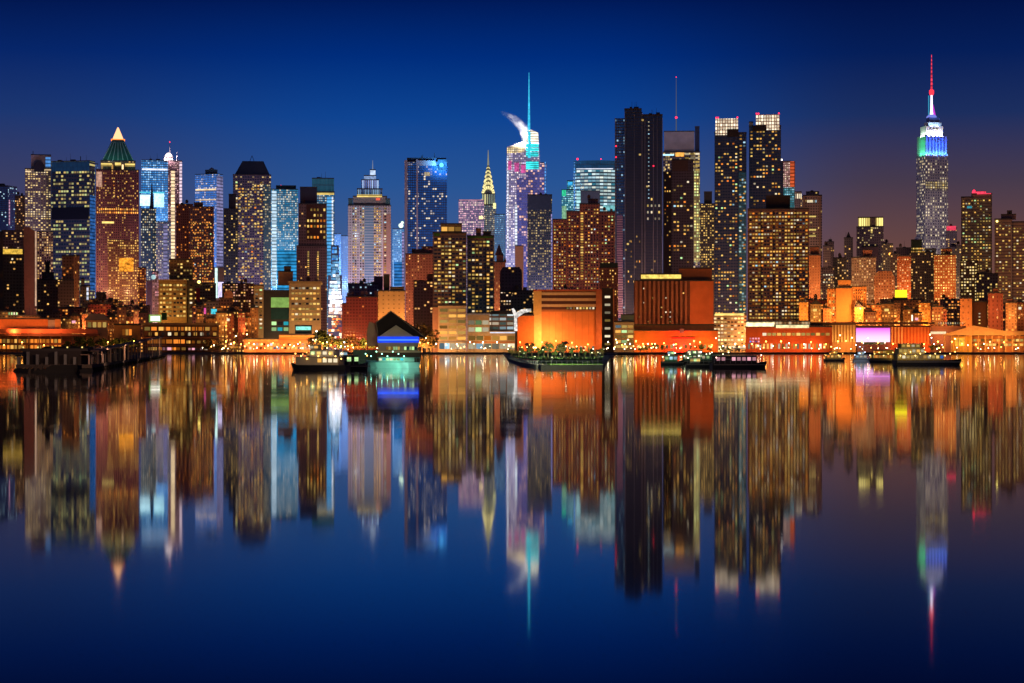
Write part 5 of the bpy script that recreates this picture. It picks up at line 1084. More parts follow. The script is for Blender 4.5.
t.slab('panel_frame', 149, 161.3, 314.6, 322.2, glow('bb_green', (.35, .6, .12), .6)); t.slab('lit_panel', 150.5, 160, 316, 321, glow('bb_pale', (.95, .9, .8), 1.6, var=.3), out=.6); t.slab('side_panel', 161.6, 167, 313, 320, solid('bb_dgreen', (.06, .2, .04)))
b = MB(); b.box(t.u(150), t.u(151), .2, 1, 0, t.z(322)); b.box(t.u(160), t.u(161), .2, 1, 0, t.z(322)); b.build('post', STEEL, t.root); t.done()
t = T('ferry_terminal', 'low glowing orange ferry terminal with a bright striped canopy below the beige office building', 243, 320, 1812)
t.dep = 24
t.box('wall', 244, 316, 339, None, solid('ferry_orange', (.5, .2, .08))); t.box('canopy', 279, 315, 334.5, 339, solid('canopy_orange', (.65, .25, .06)), inset=-5, dep=18); t.slab('light_band', 246, 278, 339.5, 341.5, glow('band_flame', (1, .36, .05), 1.1, var=.4), out=.4); t.slab('light_band', 279, 315, 335.5, 337, glow('band_flame', (1, .36, .05), 1.1), out=5.4)
t.panes(245, 315, 342.5, 350, 20, 2, .7, .75, .8, [('white', 3), ('warm', 3), ('orange', 2), ('cool', 1), ('yellow', 2)]); t.slab('sign', 296, 311, 326.5, 330, glow('sign_seagreen', (.3, .95, .8), 1.1, var=.4), inset=3); t.box('sign_board', 295, 312, 326, 334.5, solid('sign_back', (.08, .1, .1)), inset=3.4, dep=1.5); t.done()

# ---------------- small blocks crowding behind the two banks
def fillers(n, xa, xb, ya, yb, Ds, label, group, cols, lit, flood_k):
    rg = random.Random(n * 7 + int(xa))
    for k in range(n):
        w = rg.uniform(7, 13); x = xa + (k + rg.uniform(.1, .9)) * (xb - xa) / n - w / 2; yt = rg.uniform(ya, yb); D = Ds[k % len(Ds)] + rg.uniform(-3, 3)
        if any(p0 < x + w and x < p1 for p0, p1 in ((957, 1004), (834, 853))): continue
        c = rg.choice(cols); c = tuple(q * rg.uniform(.75, 1.2) for q in c)
        t = T('tenement', label, x, x + w, D, cat='building', group=group); t.dep = 11
        t.box('wall', x, x + w, yt, None, fac(c, pu=rg.uniform(2.4, 3.4), pz=rg.uniform(2.8, 3.4), fu=.5, fz=.5, lit=lit, row=.3, a=rg.choice((ORG, WARM)), b=YEL, st=1.3))
        if k % 3 == 0: t.box('wall', x + 1, x + w * .6, yt - rg.uniform(2, 5), yt, solid('annex_%d' % (k % 4), c), inset=2, dep=5)
        if k % 4 == 1: MB().front([(t.u(x), t.z(yt)), (t.u(x + w), t.z(yt)), (t.u(x + w / 2), t.z(yt - 4))], -.4, 10).build('gable_roof', DARKROOF, t.root)
        t.clutter(x + .5, x + w - 3, yt, 2, tank=rg.random() < .4)
        if k % 3 == 1: t.slab('lit_sign', x + w * .25, x + w * .6, yt + 5, yt + 7.5, PANE[(rg.choice(('yellow', 'white', 'orange', 'cyan', 'pink')), 2)], out=.6)
        t.done()
        lamp_spot('wall_light', at(x + w / 2, yt + 12, D - 13), (1, .42, .1), flood_k * rg.uniform(.5, 1.5), 1, 165, 15)
fillers(20, 800, 1024, 300, 317, (1914, 1932, 1948), 'small golden-lit block crowded behind the pink screen hall and the tent-roofed pavilion', 'golden-lit blocks behind the right bank', [(.5, .26, .08), (.45, .2, .07), (.55, .32, .12), (.4, .14, .06)], .35, 7000)
fillers(9, 196, 258, 304, 326, (1838, 1850, 1864), 'small orange-lit block squeezed beside the lamp-lit quay left of the beige office building', 'orange-lit blocks left of the beige office building', [(.4, .16, .07), (.3, .1, .05), (.45, .24, .1)], .35, 3500)
fillers(10, 62, 150, 306, 320, (1872, 1884, 1896), 'small dusky brick block huddled behind the gabled pavilion and the pier building', 'dusky blocks behind the pavilion', [(.22, .1, .06), (.3, .15, .08), (.18, .1, .09)], .3, 1600)
# ================================================================ GROUND, WATER
g = MB(); SHORE = 1752.
g.box(-9000, 9000, SHORE, 16000, -2, GZ)
o = g.build('ground', solid('quay_ground', (.12, .1, .085), .9, scale=.02)); o['kind'] = 'structure'
q = MB(); q.box(-900, 900, SHORE - 1.2, SHORE + 4, -2, GZ + .35)
o = q.build('pavement', solid('quay_stone', (.2, .15, .12), .9, scale=.15)); o['kind'] = 'structure'
w = MB(); n = 1
w.add([(-9000, -600, 0), (9000, -600, 0), (9000, SHORE + 2, 0), (-9000, SHORE + 2, 0)], [(0, 1, 2, 3)])
m, nn, l = new_mat('river')
out = nn.new('ShaderNodeOutputMaterial'); b = nn.new('ShaderNodeBsdfPrincipled')
b.inputs['Base Color'].default_value = (.002, .006, .02, 1); b.inputs['IOR'].default_value = 1.33; b.inputs['Roughness'].default_value = .075
tc = nn.new('ShaderNodeTexCoord'); mp = nn.new('ShaderNodeMapping'); mp.inputs['Scale'].default_value = (.012, .09, 1)
nz = nn.new('ShaderNodeTexNoise'); nz.inputs['Scale'].default_value = 1.; nz.inputs['Detail'].default_value = 3
l.new(tc.outputs['Object'], mp.inputs[0]); l.new(mp.outputs[0], nz.inputs['Vector'])
mr = nn.new('ShaderNodeMapRange'); mr.inputs[1].default_value = .3; mr.inputs[2].default_value = .7; mr.inputs[3].default_value = .026; mr.inputs[4].default_value = .056
l.new(nz.outputs['Fac'], mr.inputs[0]); l.new(mr.outputs[0], b.inputs['Roughness'])
l.new(b.outputs[0], out.inputs[0])
o = w.build('water', m); o['kind'] = 'structure'

# ================================================================ PIERS AND BOATS
TIMBER = solid('pier_timber', (.05, .04, .035), .9); DECK = solid('pier_deck', (.09, .07, .06), .9); HULLD = solid('hull_dark', (.02, .02, .03), .5); HULLW = solid('hull_white', (.7, .7, .68), .4)
def frame_obj(name, label, cat, p, q, group=None):
    """Empty at p whose x axis runs to q (photo column, distance pairs on the water)"""
    a = at(p[0], HR, p[1]); c = at(q[0], HR, q[1]); a.z = 0; c.z = 0
    d = c - a
    return empty(name, a, math.atan2(d.y, d.x), label, cat, group), d.length
# long left pier: near end about 370 m off, running away towards the quay
root, L = frame_obj('pier', 'long dark timber pier with a shed and pale lit posts at the left bank', 'pier', (92, 372), (166, 1150))
W = 13.8
MB().box(0, L, 0, W, .55, 1.2).build('deck', DECK, root)
for k in range(40):
    for y in ((.3, W - .3) if k < 30 else (.3,)):
        x = L * (k / 40) ** 1.5 + .4
        MB().cone(x, y, -1.5, .58, .28, .25, 8).build('pile', TIMBER, root)
MB().frust((-3.5, 0, -1, W + 1), (-1.5, 0, 0, W), -1, .5).build('fender', solid('fender_black', (.012, .012, .014), .9), root)
sh = MB().box(4, 240, 2.2, W - 1, 1.21, 3.7).build('shed', solid('shed_wall', (.05, .04, .04), .85), root)
MB().front([(4, 3.7), (240, 3.7), (240, 4.2), (4, 4.2)], 1.0, W - .4).build('roof', solid('shed_roof', (.07, .06, .06), .9), sh)
MB().box(1.5, 150, .6, 2.2, 2.95, 3.1).build('walkway_roof', solid('walk_roof', (.3, .2, .15), .8), root)
MB().box(20, L - 40, .5, .8, 4.45, 4.6).build('railing', solid('rail_tan', (.4, .26, .18), .7), root)
for k in range(22): MB().box(20 + k * 30, 20.25 + k * 30, .55, .75, 1.2, 4.45).build('rail_post', solid('rail_tan', (.4, .26, .18), .7), root)
for k in range(14): MB().box(2 + k * 9, 2.5 + k * 9, .5, .8, 1.2, 2.95).build('post', solid('post_pale', (.5, .36, .3), .8) if k % 3 < 2 else STEEL, root)
for k in range(7): MB().box(1.2 + 0 * k, 3, 3 + k * 1.7, 3.5 + k * 1.7, 1.2, 2.6 + .5 * (k % 3)).build('bollard', solid('pale_bollard', (.2, .2, .2)), root)
# ramp climbing along the pier towards the quay
rp = MB(); N_ = 24
for i in range(N_):
    x0 = 14 + i * (L - 130) / N_; x1 = 14 + (i + 1) * (L - 130) / N_; za = 3.9 + 6.8 * i / N_; zb = 3.9 + 6.8 * (i + 1) / N_
    rp.add([(x0, -.6, za - .35), (x1, -.6, zb - .35), (x1, 1.6, zb - .35), (x0, 1.6, za - .35), (x0, -.6, za), (x1, -.6, zb), (x1, 1.6, zb), (x0, 1.6, za)], [(0, 3, 2, 1), (4, 5, 6, 7), (0, 1, 5, 4), (1, 2, 6, 5), (2, 3, 7, 6), (3, 0, 4, 7)])
ramp_o = rp.build('ramp', solid('ramp_tan', (.42, .28, .2), .8), root)
for i in range(N_):
    x0 = 14 + i * (L - 130) / N_; za = 3.9 + 6.8 * i / N_
    MB().box(x0, x0 + .3, -.5, -.2, 1.2, za - .35).build('post', solid('rail_tan', (.4, .26, .18), .7), root)
# low dolphin mound left of the pier
root = empty('mooring_dolphin', at(50, HR, 348) * 1 - Vector((0, 0, CH)), 0, 'black mound of mooring timbers at the tip of the left pier', 'dolphin')
MB().frust((-4.5, 5, -1.5, 3), (-2, 4.5, -1, 2.5), -.8, .5).frust((-1, 5, -1, 2.5), (.5, 5, -1, 2.5), .5, 1.3).build('fender', solid('fender_black', (.012, .012, .014), .9), root)
for k in range(9): MB().bar((-3.6 + k * 1., -1 + .3 * (k % 2), -1), (-3.3 + k * 1., -.3, 1. + .25 * (k % 3)), .28, .24, 8).build('pile', TIMBER, root)
# second low quay arm behind it
root, L = frame_obj('pier', 'low dark quay arm with small lamps between the left pier and the colonnaded pier building', 'pier', (15, 1010), (100, 1000))
MB().box(0, L, 0, 8, .6, 1.3).build('deck', DECK, root)
for k in range(14): MB().cone(1.5 + k * L / 14.2, .4, -1, .6, .35, .3, 8).build('pile', TIMBER, root)
sh = MB().box(14, 40, 2, 7, 1.31, 4.6).build('shed', solid('shed_wall', (.05, .04, .04), .85), root); MB().front([(13, 4.6), (41, 4.6), (38, 5.6), (16, 5.6)], 1.4, 7.6).build('roof', solid('shed_roof', (.07, .06, .06), .9), sh)
for k in range(5): MB().bar((4 + k * 8, 1, 1.3), (4 + k * 8, 1, 5), .1).build('lamp_post', STEEL, root); MB().ball(4 + k * 8, 1, 5.1, .42).build('lamp', glow('lamp_lemon', (1, .75, .2), 4 if k in (1, 3) else 1.2), root)

def hull(L, Wd, h, sheer=.5):
    """boat hull, bow at +x, waterline at z = 0; returns an MB"""
    b = MB(); vs = []; st = [(0, .82), (.1, .95), (.35, 1), (.65, .97), (.82, .74), (.93, .4), (1, .04)]
    for x, wf in st:
        bow = max(0, x - .6) / .4
        for z, k, dx in ((-.6, .72, -.05 * bow), (h + sheer * bow ** 2, 1., .0)):
            for sgn in (-1, 1): vs.append((L * (x + dx), sgn * Wd / 2 * wf * k, z))
    fs = []
    for i in range(len(st) - 1):
        a = i * 4; c = a + 4
        fs += [(a, c, c + 2, a + 2), (a + 1, a + 3, c + 3, c + 1), (a + 2, c + 2, c + 3, a + 3), (a + 1, c + 1, c, a)]
    fs += [(0, 2, 3, 1), (len(vs) - 4, len(vs) - 3, len(vs) - 1, len(vs) - 2)]
    return b.add(vs, fs)
def boat(name, label, p, q, W, h, decks, mats, cat='boat', mast=0, lamps=6, pal=SODIUM, hm=HULLD, light_col=WARM, group=None):
    root, L = frame_obj(name, label, cat, p, q, group)
    front = -1 if q[0] > p[0] else 1
    hull(L, W, h).build('hull', hm, root)
    MB().box(L * .02, L * .8, -W * .46, W * .46, h + .02, h + .1).build('deck', DECK, root)
    MB().box(L * .01, L * .97, -W * .5 - .06, -W * .5, h * .62, h * .8).build('rubbing_strake', solid('strake', (.25, .22, .2)), root)
    z = h + .1
    for k, (a, c, hh, wf) in enumerate(decks):
        d = MB().box(L * a, L * c, -W * wf / 2, W * wf / 2, z, z + hh).build('deckhouse', mats[k % len(mats)], root)
        MB().box(L * a - .25, L * c + .25, -W * wf / 2 - .2, W * wf / 2 + .2, z + hh, z + hh + .12).build('roof', solid('boat_roof', (.3, .28, .26), .6), d)
        nw = max(3, int(L * (c - a) / 1.1))
        for i in range(nw):
            x = L * a + (i + .5) * L * (c - a) / nw
            if rng.random() < .9:
                key = pick(pal); sd_ = front * W * wf / 2; MB().box(x - .4, x + .4, sd_ - .05, sd_ + .05, z + hh * .34, z + hh * .82).build('window', PANE[(key[0], max(1, key[1]))], d)
        z += hh + .12
    rl = MB()
    for i in range(int(L / 1.2)):
        x = .3 + i * 1.2
        if x < L * .86: rl.bar((x, -W * .47, h), (x, -W * .47, h + .95), .03, n=4)
    rl.box(.3, L * .86, -W * .47 - .03, -W * .47 + .03, h + .92, h + .98); rl.build('railing', PALE, root)
    if mast:
        MB().bar((L * .55, 0, z), (L * .55, 0, z + mast), .09, .04).bar((L * .55 - .7, 0, z + mast * .6), (L * .55 + .7, 0, z + mast * .6), .04).build('mast', PALE, root); MB().ball(L * .55, 0, z + mast, .16).build('mast_lamp', WBEAC, root)
    for i in range(lamps):
        x = L * (.06 + .8 * i / max(1, lamps - 1)); MB().ball(x, front * W * .46, h + 1.3 + (i % 3) * .5, .13).build('deck_lamp', glow('decklamp_%s' % ('%.2f' % sum(light_col)), light_col, 7), root)
    return root
BH = [solid('boat_cream', (.6, .5, .34), .5), solid('boat_white', (.7, .68, .62), .5)]
boat('excursion_boat', 'cream excursion boat with stacked lit decks and a mast moored left of the dark barge', (348, 388), (291, 392), 3.4, .9, [(.12, .86, 1.5, .84), (.2, .62, 1.2, .76), (.5, .62, .9, .6)], BH, mast=2.6, lamps=9, pal=OFFICE)
boat('tugboat', 'small white tug with a tall wheelhouse tied beside the stacked-deck excursion boat', (330, 452), (356, 452), 2.6, .8, [(.3, .75, 1.3, .7), (.42, .64, 1.2, .55)], [BH[1]], mast=2, lamps=5, pal=COLD, light_col=WHITE)
boat('barge', 'black flat barge with a dark cabin moored left of the green-lit yacht', (344, 396), (368, 398), 3.2, 1., [(.05, .5, 1.7, .8)], [solid('cabin_black', (.03, .03, .035))], cat='barge', lamps=2, pal=[('green', 1)])
boat('yacht', 'white yacht floodlit sea green under the blue-banded boathouse', (414, 430), (366, 440), 4.6, 1.25, [(.1, .62, .9, .7)], [BH[1]], cat='yacht', hm=HULLW, lamps=8, pal=[('cyan', 1), ('green', 2), ('white', 2)], light_col=(.3, 1, .7))
# boathouse
t = T('boathouse', 'gabled boathouse with a black roof and a glowing blue band along its eave', 366, 424, 470, cat='boathouse', gz=0.)
MB().box(t.u(376), t.u(420), 0, 14, .3, t.z(352)).build('deck', DECK, t.root)
MB().box(t.u(378), t.u(418), .6, 13.5, t.z(352), t.z(336)).build('wall', solid('boathouse_wall', (.3, .28, .2), .8), t.root)
MB().front([(t.u(371), t.z(336)), (t.u(422), t.z(336)), (t.u(391), t.z(312))], 4., 13.8).build('wall', solid('boathouse_gable', (.42, .28, .18), .8), t.root)
MB().front([(t.u(378), t.z(337)), (t.u(425), t.z(337)), (t.u(417), t.z(328.5)), (t.u(391), t.z(311)), (t.u(376), t.z(322.5))], 1.6, 14.2).build('roof', solid('boathouse_roof', (.022, .016, .016), .9), t.root)
MB().front([(t.u(367), t.z(346)), (t.u(377.5), t.z(346)), (t.u(377.5), t.z(338)), (t.u(375), t.z(323.5)), (t.u(369), t.z(321.5)), (t.u(367), t.z(330))], 2.2, 13.).build('end_wall', solid('boathouse_gable', (.42, .28, .18), .8), t.root)
MB().bar((t.u(378), 1.4, t.z(337)), (t.u(376), 1.4, t.z(322.5)), .12).bar((t.u(376), 1.4, t.z(322.5)), (t.u(391), 1.4, t.z(311)), .12).bar((t.u(391), 1.4, t.z(311)), (t.u(425), 1.4, t.z(337)), .12).build('barge_board', solid('barge_board', (.2, .15, .11)), t.root)
MB().front([(t.u(379), t.z(336.5)), (t.u(414), t.z(336.5)), (t.u(396), t.z(325))], .5, 4.).build('front_gable', solid('gable_putty', (.36, .32, .24), .85), t.root)
MB().box(t.u(377.5), t.u(419), .2, .6, t.z(342.6), t.z(336.6)).build('blue_light_band', glow('eave_blue', (.015, .07, 1), 1.1, var=.25), t.root); MB().box(t.u(378), t.u(418), .05, .2, t.z(340.6), t.z(339.2)).build('blue_tube', glow('eave_blue2', (.05, .16, 1), 2.), t.root)
MB().box(t.u(375), t.u(421), -.4, 1.2, t.z(352.6), t.z(351)).build('sill', solid('sill_cream', (.55, .5, .36)), t.root)
t.panes(386, 400, 346, 350.5, 6, 1, .8, .8, .8, [('yellow', 2), ('warm', 2), ('green', 1)], inset=.55); t.panes(404, 417, 346, 350.5, 5, 1, .8, .8, .3, [('yellow', 2), ('green', 1)], inset=.55)
for k in range(7): MB().cone(t.u(378 + k * 6.8), .7, -1, .32, .22, .2, 8).build('pile', TIMBER, t.root)
MB().box(t.u(353), t.u(376), 3, 8, .3, 3.9).build('annex', solid('annex_teal', (.1, .2, .16), .8), t.root)
t.done()

# green park pier
root, L = frame_obj('park_pier', 'green park pier with a stone edge and lawn reaching out from the quay', 'pier', (541, 415), (603, 415))
a = [at(541, HR, 415), at(603, HR, 422), at(609, HR, 900), at(618, HR, 1760), at(503, HR, 1760), at(509, HR, 700), at(521, HR, 500)]
inv = Matrix.Translation(root.location).inverted()
pl = [((inv @ v).x, (inv @ v).y) for v in a]
MB().prism(pl, -1, .72).build('seawall', solid('park_stone', (.3, .28, .24), .9), root)
cx_ = sum(p[0] for p in pl) / 7; cy_ = sum(p[1] for p in pl) / 7
ins = [(p[0] + (cx_ - p[0]) * .14, p[1] + (cy_ - p[1]) * .012 + (6 if p[1] < 60 else 0)) for p in pl]
MB().prism(ins, .72, .86).build('lawn', solid('lawn_green', (.09, .2, .03), .95, var=.5, scale=.5), root)
e_ = MB()
for i in (0, 4, 5, 6):
    p, q_ = pl[i], pl[(i + 1) % 7]
    if i == 4: continue
    e_.bar((p[0], p[1], 1.6), (q_[0], q_[1], 1.6), .06, n=4)
    for k in range(12): f_ = k / 12; e_.bar((p[0] + (q_[0] - p[0]) * f_, p[1] + (q_[1] - p[1]) * f_, .72), (p[0] + (q_[0] - p[0]) * f_, p[1] + (q_[1] - p[1]) * f_, 1.62), .05, n=4)
e_.build('railing', PALE, root)
# jetty right of the park
root, L = frame_obj('jetty', 'low black jetty with white globe lamps between the park pier and the green barges', 'jetty', (590, 1240), (640, 1240))
MB().box(0, L, 0, 5, .3, 1.1).build('deck', TIMBER, root)
for k in range(8): MB().cone(.8 + k * L / 8.2, .3, -1, .35, .3, .28, 8).build('pile', TIMBER, root)
for k in range(5): MB().bar((2 + k * 6.5, 1, 1.1), (2 + k * 6.5, 1, 4.2), .08).build('lamp_post', STEEL, root); MB().ball(2 + k * 6.5, 1, 4.3, .4).build('lamp', glow('lamp_globe', (1, .9, .65), 4), root)

# boats right of the park
GRNB = [solid('cabin_green', (.12, .28, .16), .6), solid('cabin_grey', (.35, .36, .32), .6)]
boat('workboat', 'small workboat with a mint-lit cabin, leftmost of the boats under the red-lit panel', (661, 520), (684, 520), 3, .8, [(.15, .7, 1.5, .75), (.3, .55, 1., .6)], GRNB, lamps=4, pal=[('green', 3), ('cool', 2)], light_col=(.7, 1, .6), mast=1.6)
boat('barge', 'grey-green deck barge with a long low cabin behind the black barge', (680, 560), (742, 560), 4.2, .9, [(.05, .62, 1.5, .8), (.1, .35, 1.1, .6)], GRNB, cat='barge', lamps=10, pal=[('green', 2), ('yellow', 2), ('white', 2)], light_col=(.85, 1, .55))
boat('workboat', 'low dark workboat with a white stern lamp just left of the black barge', (686, 455), (713, 455), 2.6, .8, [(.15, .5, 1.2, .7)], [GRNB[1]], lamps=3, pal=[('yellow', 2), ('green', 1)], light_col=(1, .95, .6), mast=1.2)
boat('barge', 'long black covered barge, rightmost of the boats in front of the orange base hall', (711, 438), (767, 440), 3.6, .95, [(.05, .78, 1.55, .9)], [solid('cabin_black', (.03, .03, .035))], cat='barge', lamps=2, pal=[('pink', 1)], light_col=(1, .5, .4))
boat('tour_boat', 'yellow-lit two-decked tour boat moored just left of the long dark-hulled boat', (873, 640), (902, 620), 3.6, .8, [(.05, .8, 1.5, .85), (.15, .6, 1.2, .75)], [solid('boat_gold', (.6, .42, .1), .5)], lamps=6, light_col=YEL)
boat('tour_boat', 'long dark-hulled boat with a tall yellow-lit superstructure, front right', (894, 520), (962, 522), 4.4, 1.1, [(.02, .7, 1.5, .84), (.04, .42, 1.4, .78), (.08, .36, 1.1, .66)], [solid('boat_gold', (.6, .42, .1), .5), solid('boat_gold2', (.7, .55, .2), .5)], lamps=12, mast=1.5, pal=[('warm', 3), ('yellow', 4), ('white', 2), ('blue', .7)], light_col=YEL)
boat('motor_yacht', 'small blue-white motor yacht with a tall white fin under the pink lit screen', (853, 690), (872, 690), 3, .8, [(.1, .7, 1.2, .8), (.25, .55, .9, .6)], [BH[1]], cat='yacht', hm=HULLW, lamps=4, pal=COLD, light_col=(.6, .75, 1), mast=3)
boat('tour_boat', 'low amber-lit launch with a dark canopy left of the blue-white motor yacht', (824, 700), (845, 700), 3, .7, [(.1, .8, 1.4, .85), (.3, .6, 1., .6)], [solid('boat_gold', (.6, .42, .1), .5)], lamps=5, light_col=WARM)
# moored barge left quay
boat('tugboat', 'stout dark tug with a red-lit wheelhouse at the foot of the ferry terminal', (302, 760), (322, 760), 3.2, 1., [(.25, .8, 1.8, .75), (.45, .7, 1.5, .55)], [solid('tug_red', (.4, .08, .05))], mast=3, lamps=5, pal=SODIUM)
# ================================================================ TREES AND LAMPS
LEAF = [solid('leaf_dark', (.04, .07, .02), .8, var=.5), solid('leaf_mid', (.06, .10, .03), .8, var=.5), solid('leaf_rust', (.10, .07, .025), .8, var=.5)]
BARK = solid('bark', (.09, .06, .04), .9)
def tree_meshes(seed, h, r, leaf, n=420):
    rg = random.Random(seed)
    tr = MB(); tr.bar((0, 0, 0), (0, 0, h * .5), .035 * h, .02 * h, 7)
    clumps = []
    for k in range(7):
        a = rg.random() * 6.28; z = h * rg.uniform(.42, .9); d = r * rg.uniform(.3, .85) * (1.1 - abs(z / h - .6))
        p = (d * math.cos(a), d * math.sin(a), z); clumps.append((p, r * rg.uniform(.32, .55)))
        tr.bar((0, 0, h * rg.uniform(.3, .5)), p, .012 * h, .005 * h, 5)
    lf = MB()
    for k in range(n):
        (cx, cy, cz), cr = rg.choice(clumps)
        v = Vector((rg.gauss(0, 1), rg.gauss(0, 1), rg.gauss(0, 1))).normalized() * cr * rg.uniform(.35, 1.05)
        c = Vector((cx, cy, cz)) + v; s = h * rg.uniform(.025, .055)
        a = Vector((rg.gauss(0, 1), rg.gauss(0, 1), rg.gauss(0, 1))).normalized(); b = a.orthogonal().normalized()
        c2 = a.cross(b)
        lf.add([c - b * s - c2 * s * .5, c + b * s * .2 - c2 * s, c + b * s + c2 * s * .4, c - b * s * .3 + c2 * s], [(0, 1, 2, 3)])
    return tr.mesh('trunk', BARK), lf.mesh('crown', leaf)
VAR = [tree_meshes(3 + k, 10, 3.4 + .4 * (k % 3), LEAF[k % 3]) for k in range(6)]
TREE = []
for k, (a, b) in enumerate(VAR):
    TREE.append((a, b))
def tree(px, D, h, label, group, v=None, gz=GZ, leafset=None):
    k = rng.randrange(6) if v is None else v
    p = at(px, HR, D); p.z = gz
    r = empty('tree', p, rng.random() * 6.28, label, 'tree', group); s = h / 10; r.scale = (s * rng.uniform(.9, 1.3), s * rng.uniform(.9, 1.3), s)
    for nm, me in (('trunk', VAR[k][0]), ('crown', VAR[k][1])):
        o = bpy.data.objects.new(nm, me); COL.objects.link(o); o.parent = r
    return r
for px, D, h in ((519, 940, 4.6), (526, 800, 4.2), (532, 860, 5.8), (538, 760, 4.), (544, 900, 5.), (548, 820, 6.2), (555, 740, 3.4), (561, 880, 5.6), (564, 780, 6.), (572, 820, 4.2), (579, 900, 4.4), (585, 760, 2.8), (590, 860, 3.8), (596, 800, 3.), (603, 950, 4.2), (512, 1000, 4.6), (568, 560, 1.3), (547, 540, 1.2), (581, 520, 1.1), (535, 580, 1.3), (592, 560, 1.2)):
    tree(px, D, h, 'leafy tree growing on the green park pier', 'trees on the park pier', gz=.86)
    v_ = at(px + rng.uniform(-4, 4), HR, D - 12); v_.z = 1.2; lamp_spot('tree_fill_light', v_, (.95, 1, .5), 8500 if h > 2 else 1800, .3, 130, 14)  # unseen lamp added before each tree to brighten it
for px, D, h in ((312, 1790, 13), (317, 1796, 17), (322, 1792, 20), (327, 1800, 17), (333, 1796, 15), (338, 1790, 12), (345, 1800, 13), (352, 1796, 15), (359, 1800, 12), (366, 1798, 13), (372, 1800, 11)):
    tree(px, D, h, 'street tree lit orange by the lamps where the glowing street meets the quay', 'street trees at the mouth of the glowing street')
    v_ = at(px, HR, D - 14); v_.z = 3; lamp_spot('tree_fill_light', v_, (1, .38, .08), 26000, .4, 130, 18)  # added lamp, no fixture built, for the orange on the leaves
for px, D, h in ((413, 1800, 20), (417, 1806, 26), (422, 1800, 18), (427, 1806, 22), (431, 1800, 14), (409, 1810, 18)):
    tree(px, D, h, 'street tree lit orange between the boathouse and the cream gridded block', 'street trees beside the cream block', v=2)
    v_ = at(px, HR, D - 16); v_.z = 3; lamp_spot('tree_fill_light', v_, (1, .42, .1), 30000, .4, 130, 22)  # another added lamp without a fixture, one per tree
for k in range(13):
    tree(68 + k * 5.6 + rng.uniform(-1, 1), 1786 + (k % 2) * 6, rng.uniform(9, 15), 'dark leafy tree on the bank behind the left pier', 'trees behind the left pier', v=rng.choice((0, 1, 3, 4)))
for px in (640, 647, 655, 663, 702, 709, 722, 730, 738): tree(px, 1790, rng.uniform(6, 9), 'small quay tree in front of the orange base hall and the galleries beside it', 'trees before the base hall')
for px in (205, 212, 220, 229, 236): tree(px, 1780, rng.uniform(8, 13), 'small tree on the lamp-lit quay right of the two-storey pier building', 'trees right of the pier building', v=2)
for px in (904, 912, 922, 931, 938): tree(px, 1790, rng.uniform(6, 9), 'small tree on the quay before the ribbed orange-red hall end', 'trees before the ribbed hall end')

def lamp_kind(h, col, st, r):
    post = MB().bar((0, 0, 0), (0, 0, h), .16, .1, 6).bar((0, 0, h), (0, -1.1, h + .3), .08, n=5).mesh('post', STEEL)
    hd = MB().frust((-.7, .7, -1.9, -.5), (-.35, .35, -1.5, -.7), h + .2, h + .6).mesh('lamp_head', STEEL)
    bu = MB().ball(0, -1.2, h - .12, r, n=10, k=6).mesh('bulb', glow('bulb_%.2f_%.2f' % (sum(col), st), col, st))
    return post, hd, bu
LR0 = random.Random(8)
KIND = {'low': lamp_kind(4, (1, .8, .45), 22, .3), 'amber': lamp_kind(5, (1, .45, .1), 24, .36), 'tall': lamp_kind(14, (1, .62, .25), 20, .5), 'sodium': lamp_kind(9, (1, .36, .05), 24, .5), 'white': lamp_kind(8, (1, .84, .58), 20, .45), 'green': lamp_kind(7, (.62, 1, .5), 8, .42), 'small': lamp_kind(2.4, (.95, 1, .55), 5, .1), 'red': lamp_kind(7, (1, .05, .04), 8, .42), 'blue': lamp_kind(7, (.35, .6, 1), 8, .42)}
def down_light(loc, c, power, parent):
    o = lamp_spot('lamp_light', loc, c, power, .25, 150, 0, parent); o.rotation_euler = (0, 0, 0); return o
def lamp(px, D, kind, label, group, gz=GZ, power=0):
    p = at(px, HR, D); p.z = gz
    r = empty('street_lamp', p, math.atan2(-p.x, p.y), label, 'street lamp', group)
    for nm, me in zip(('post', 'lamp_head', 'bulb'), KIND[kind]):
        o = bpy.data.objects.new(nm, me); COL.objects.link(o); o.parent = r
    b_ = rng.uniform(.7, 1.25); r.scale = (b_, b_, rng.uniform(.75, 1.2))
    if power:
        c = {'sodium': (1, .36, .06), 'white': (1, .8, .5), 'green': (.6, 1, .45), 'small': (1, .9, .55), 'red': (1, .06, .05), 'blue': (.35, .6, 1)}[kind]
        h = {'sodium': 9, 'white': 8, 'green': 7, 'small': 3.2, 'red': 7, 'blue': 7}[kind]
        lamp_spot('lamp_light', (0, -1.2, h - .7), c, power, .6, 168, -8, r) if kind != 'small' else down_light((0, -1.2, h - .35), c, power, r)
    return r
S_ = 'orange sodium street lamp standing along the quay'; SG = 'sodium street lamps along the quay'
W_ = 'white street lamp standing along the quay'; WG = 'white street lamps along the quay'
for k, px in enumerate((-14, 4, 22, 44, 108, 122, 134, 226, 234, 241, 249, 262, 273, 284, 300, 315, 323, 331, 352, 366, 404, 412, 420, 428, 520, 530, 542, 556, 572, 588, 622, 636, 643, 652, 664, 676, 694, 700, 712, 752, 766, 781, 796, 811, 826, 838, 846, 862, 878, 893, 908, 924, 938, 952, 962, 976, 990, 1004, 1016)):
    lamp(px, 1762 + 6 * (k % 3), 'sodium', S_, SG, power=15000)
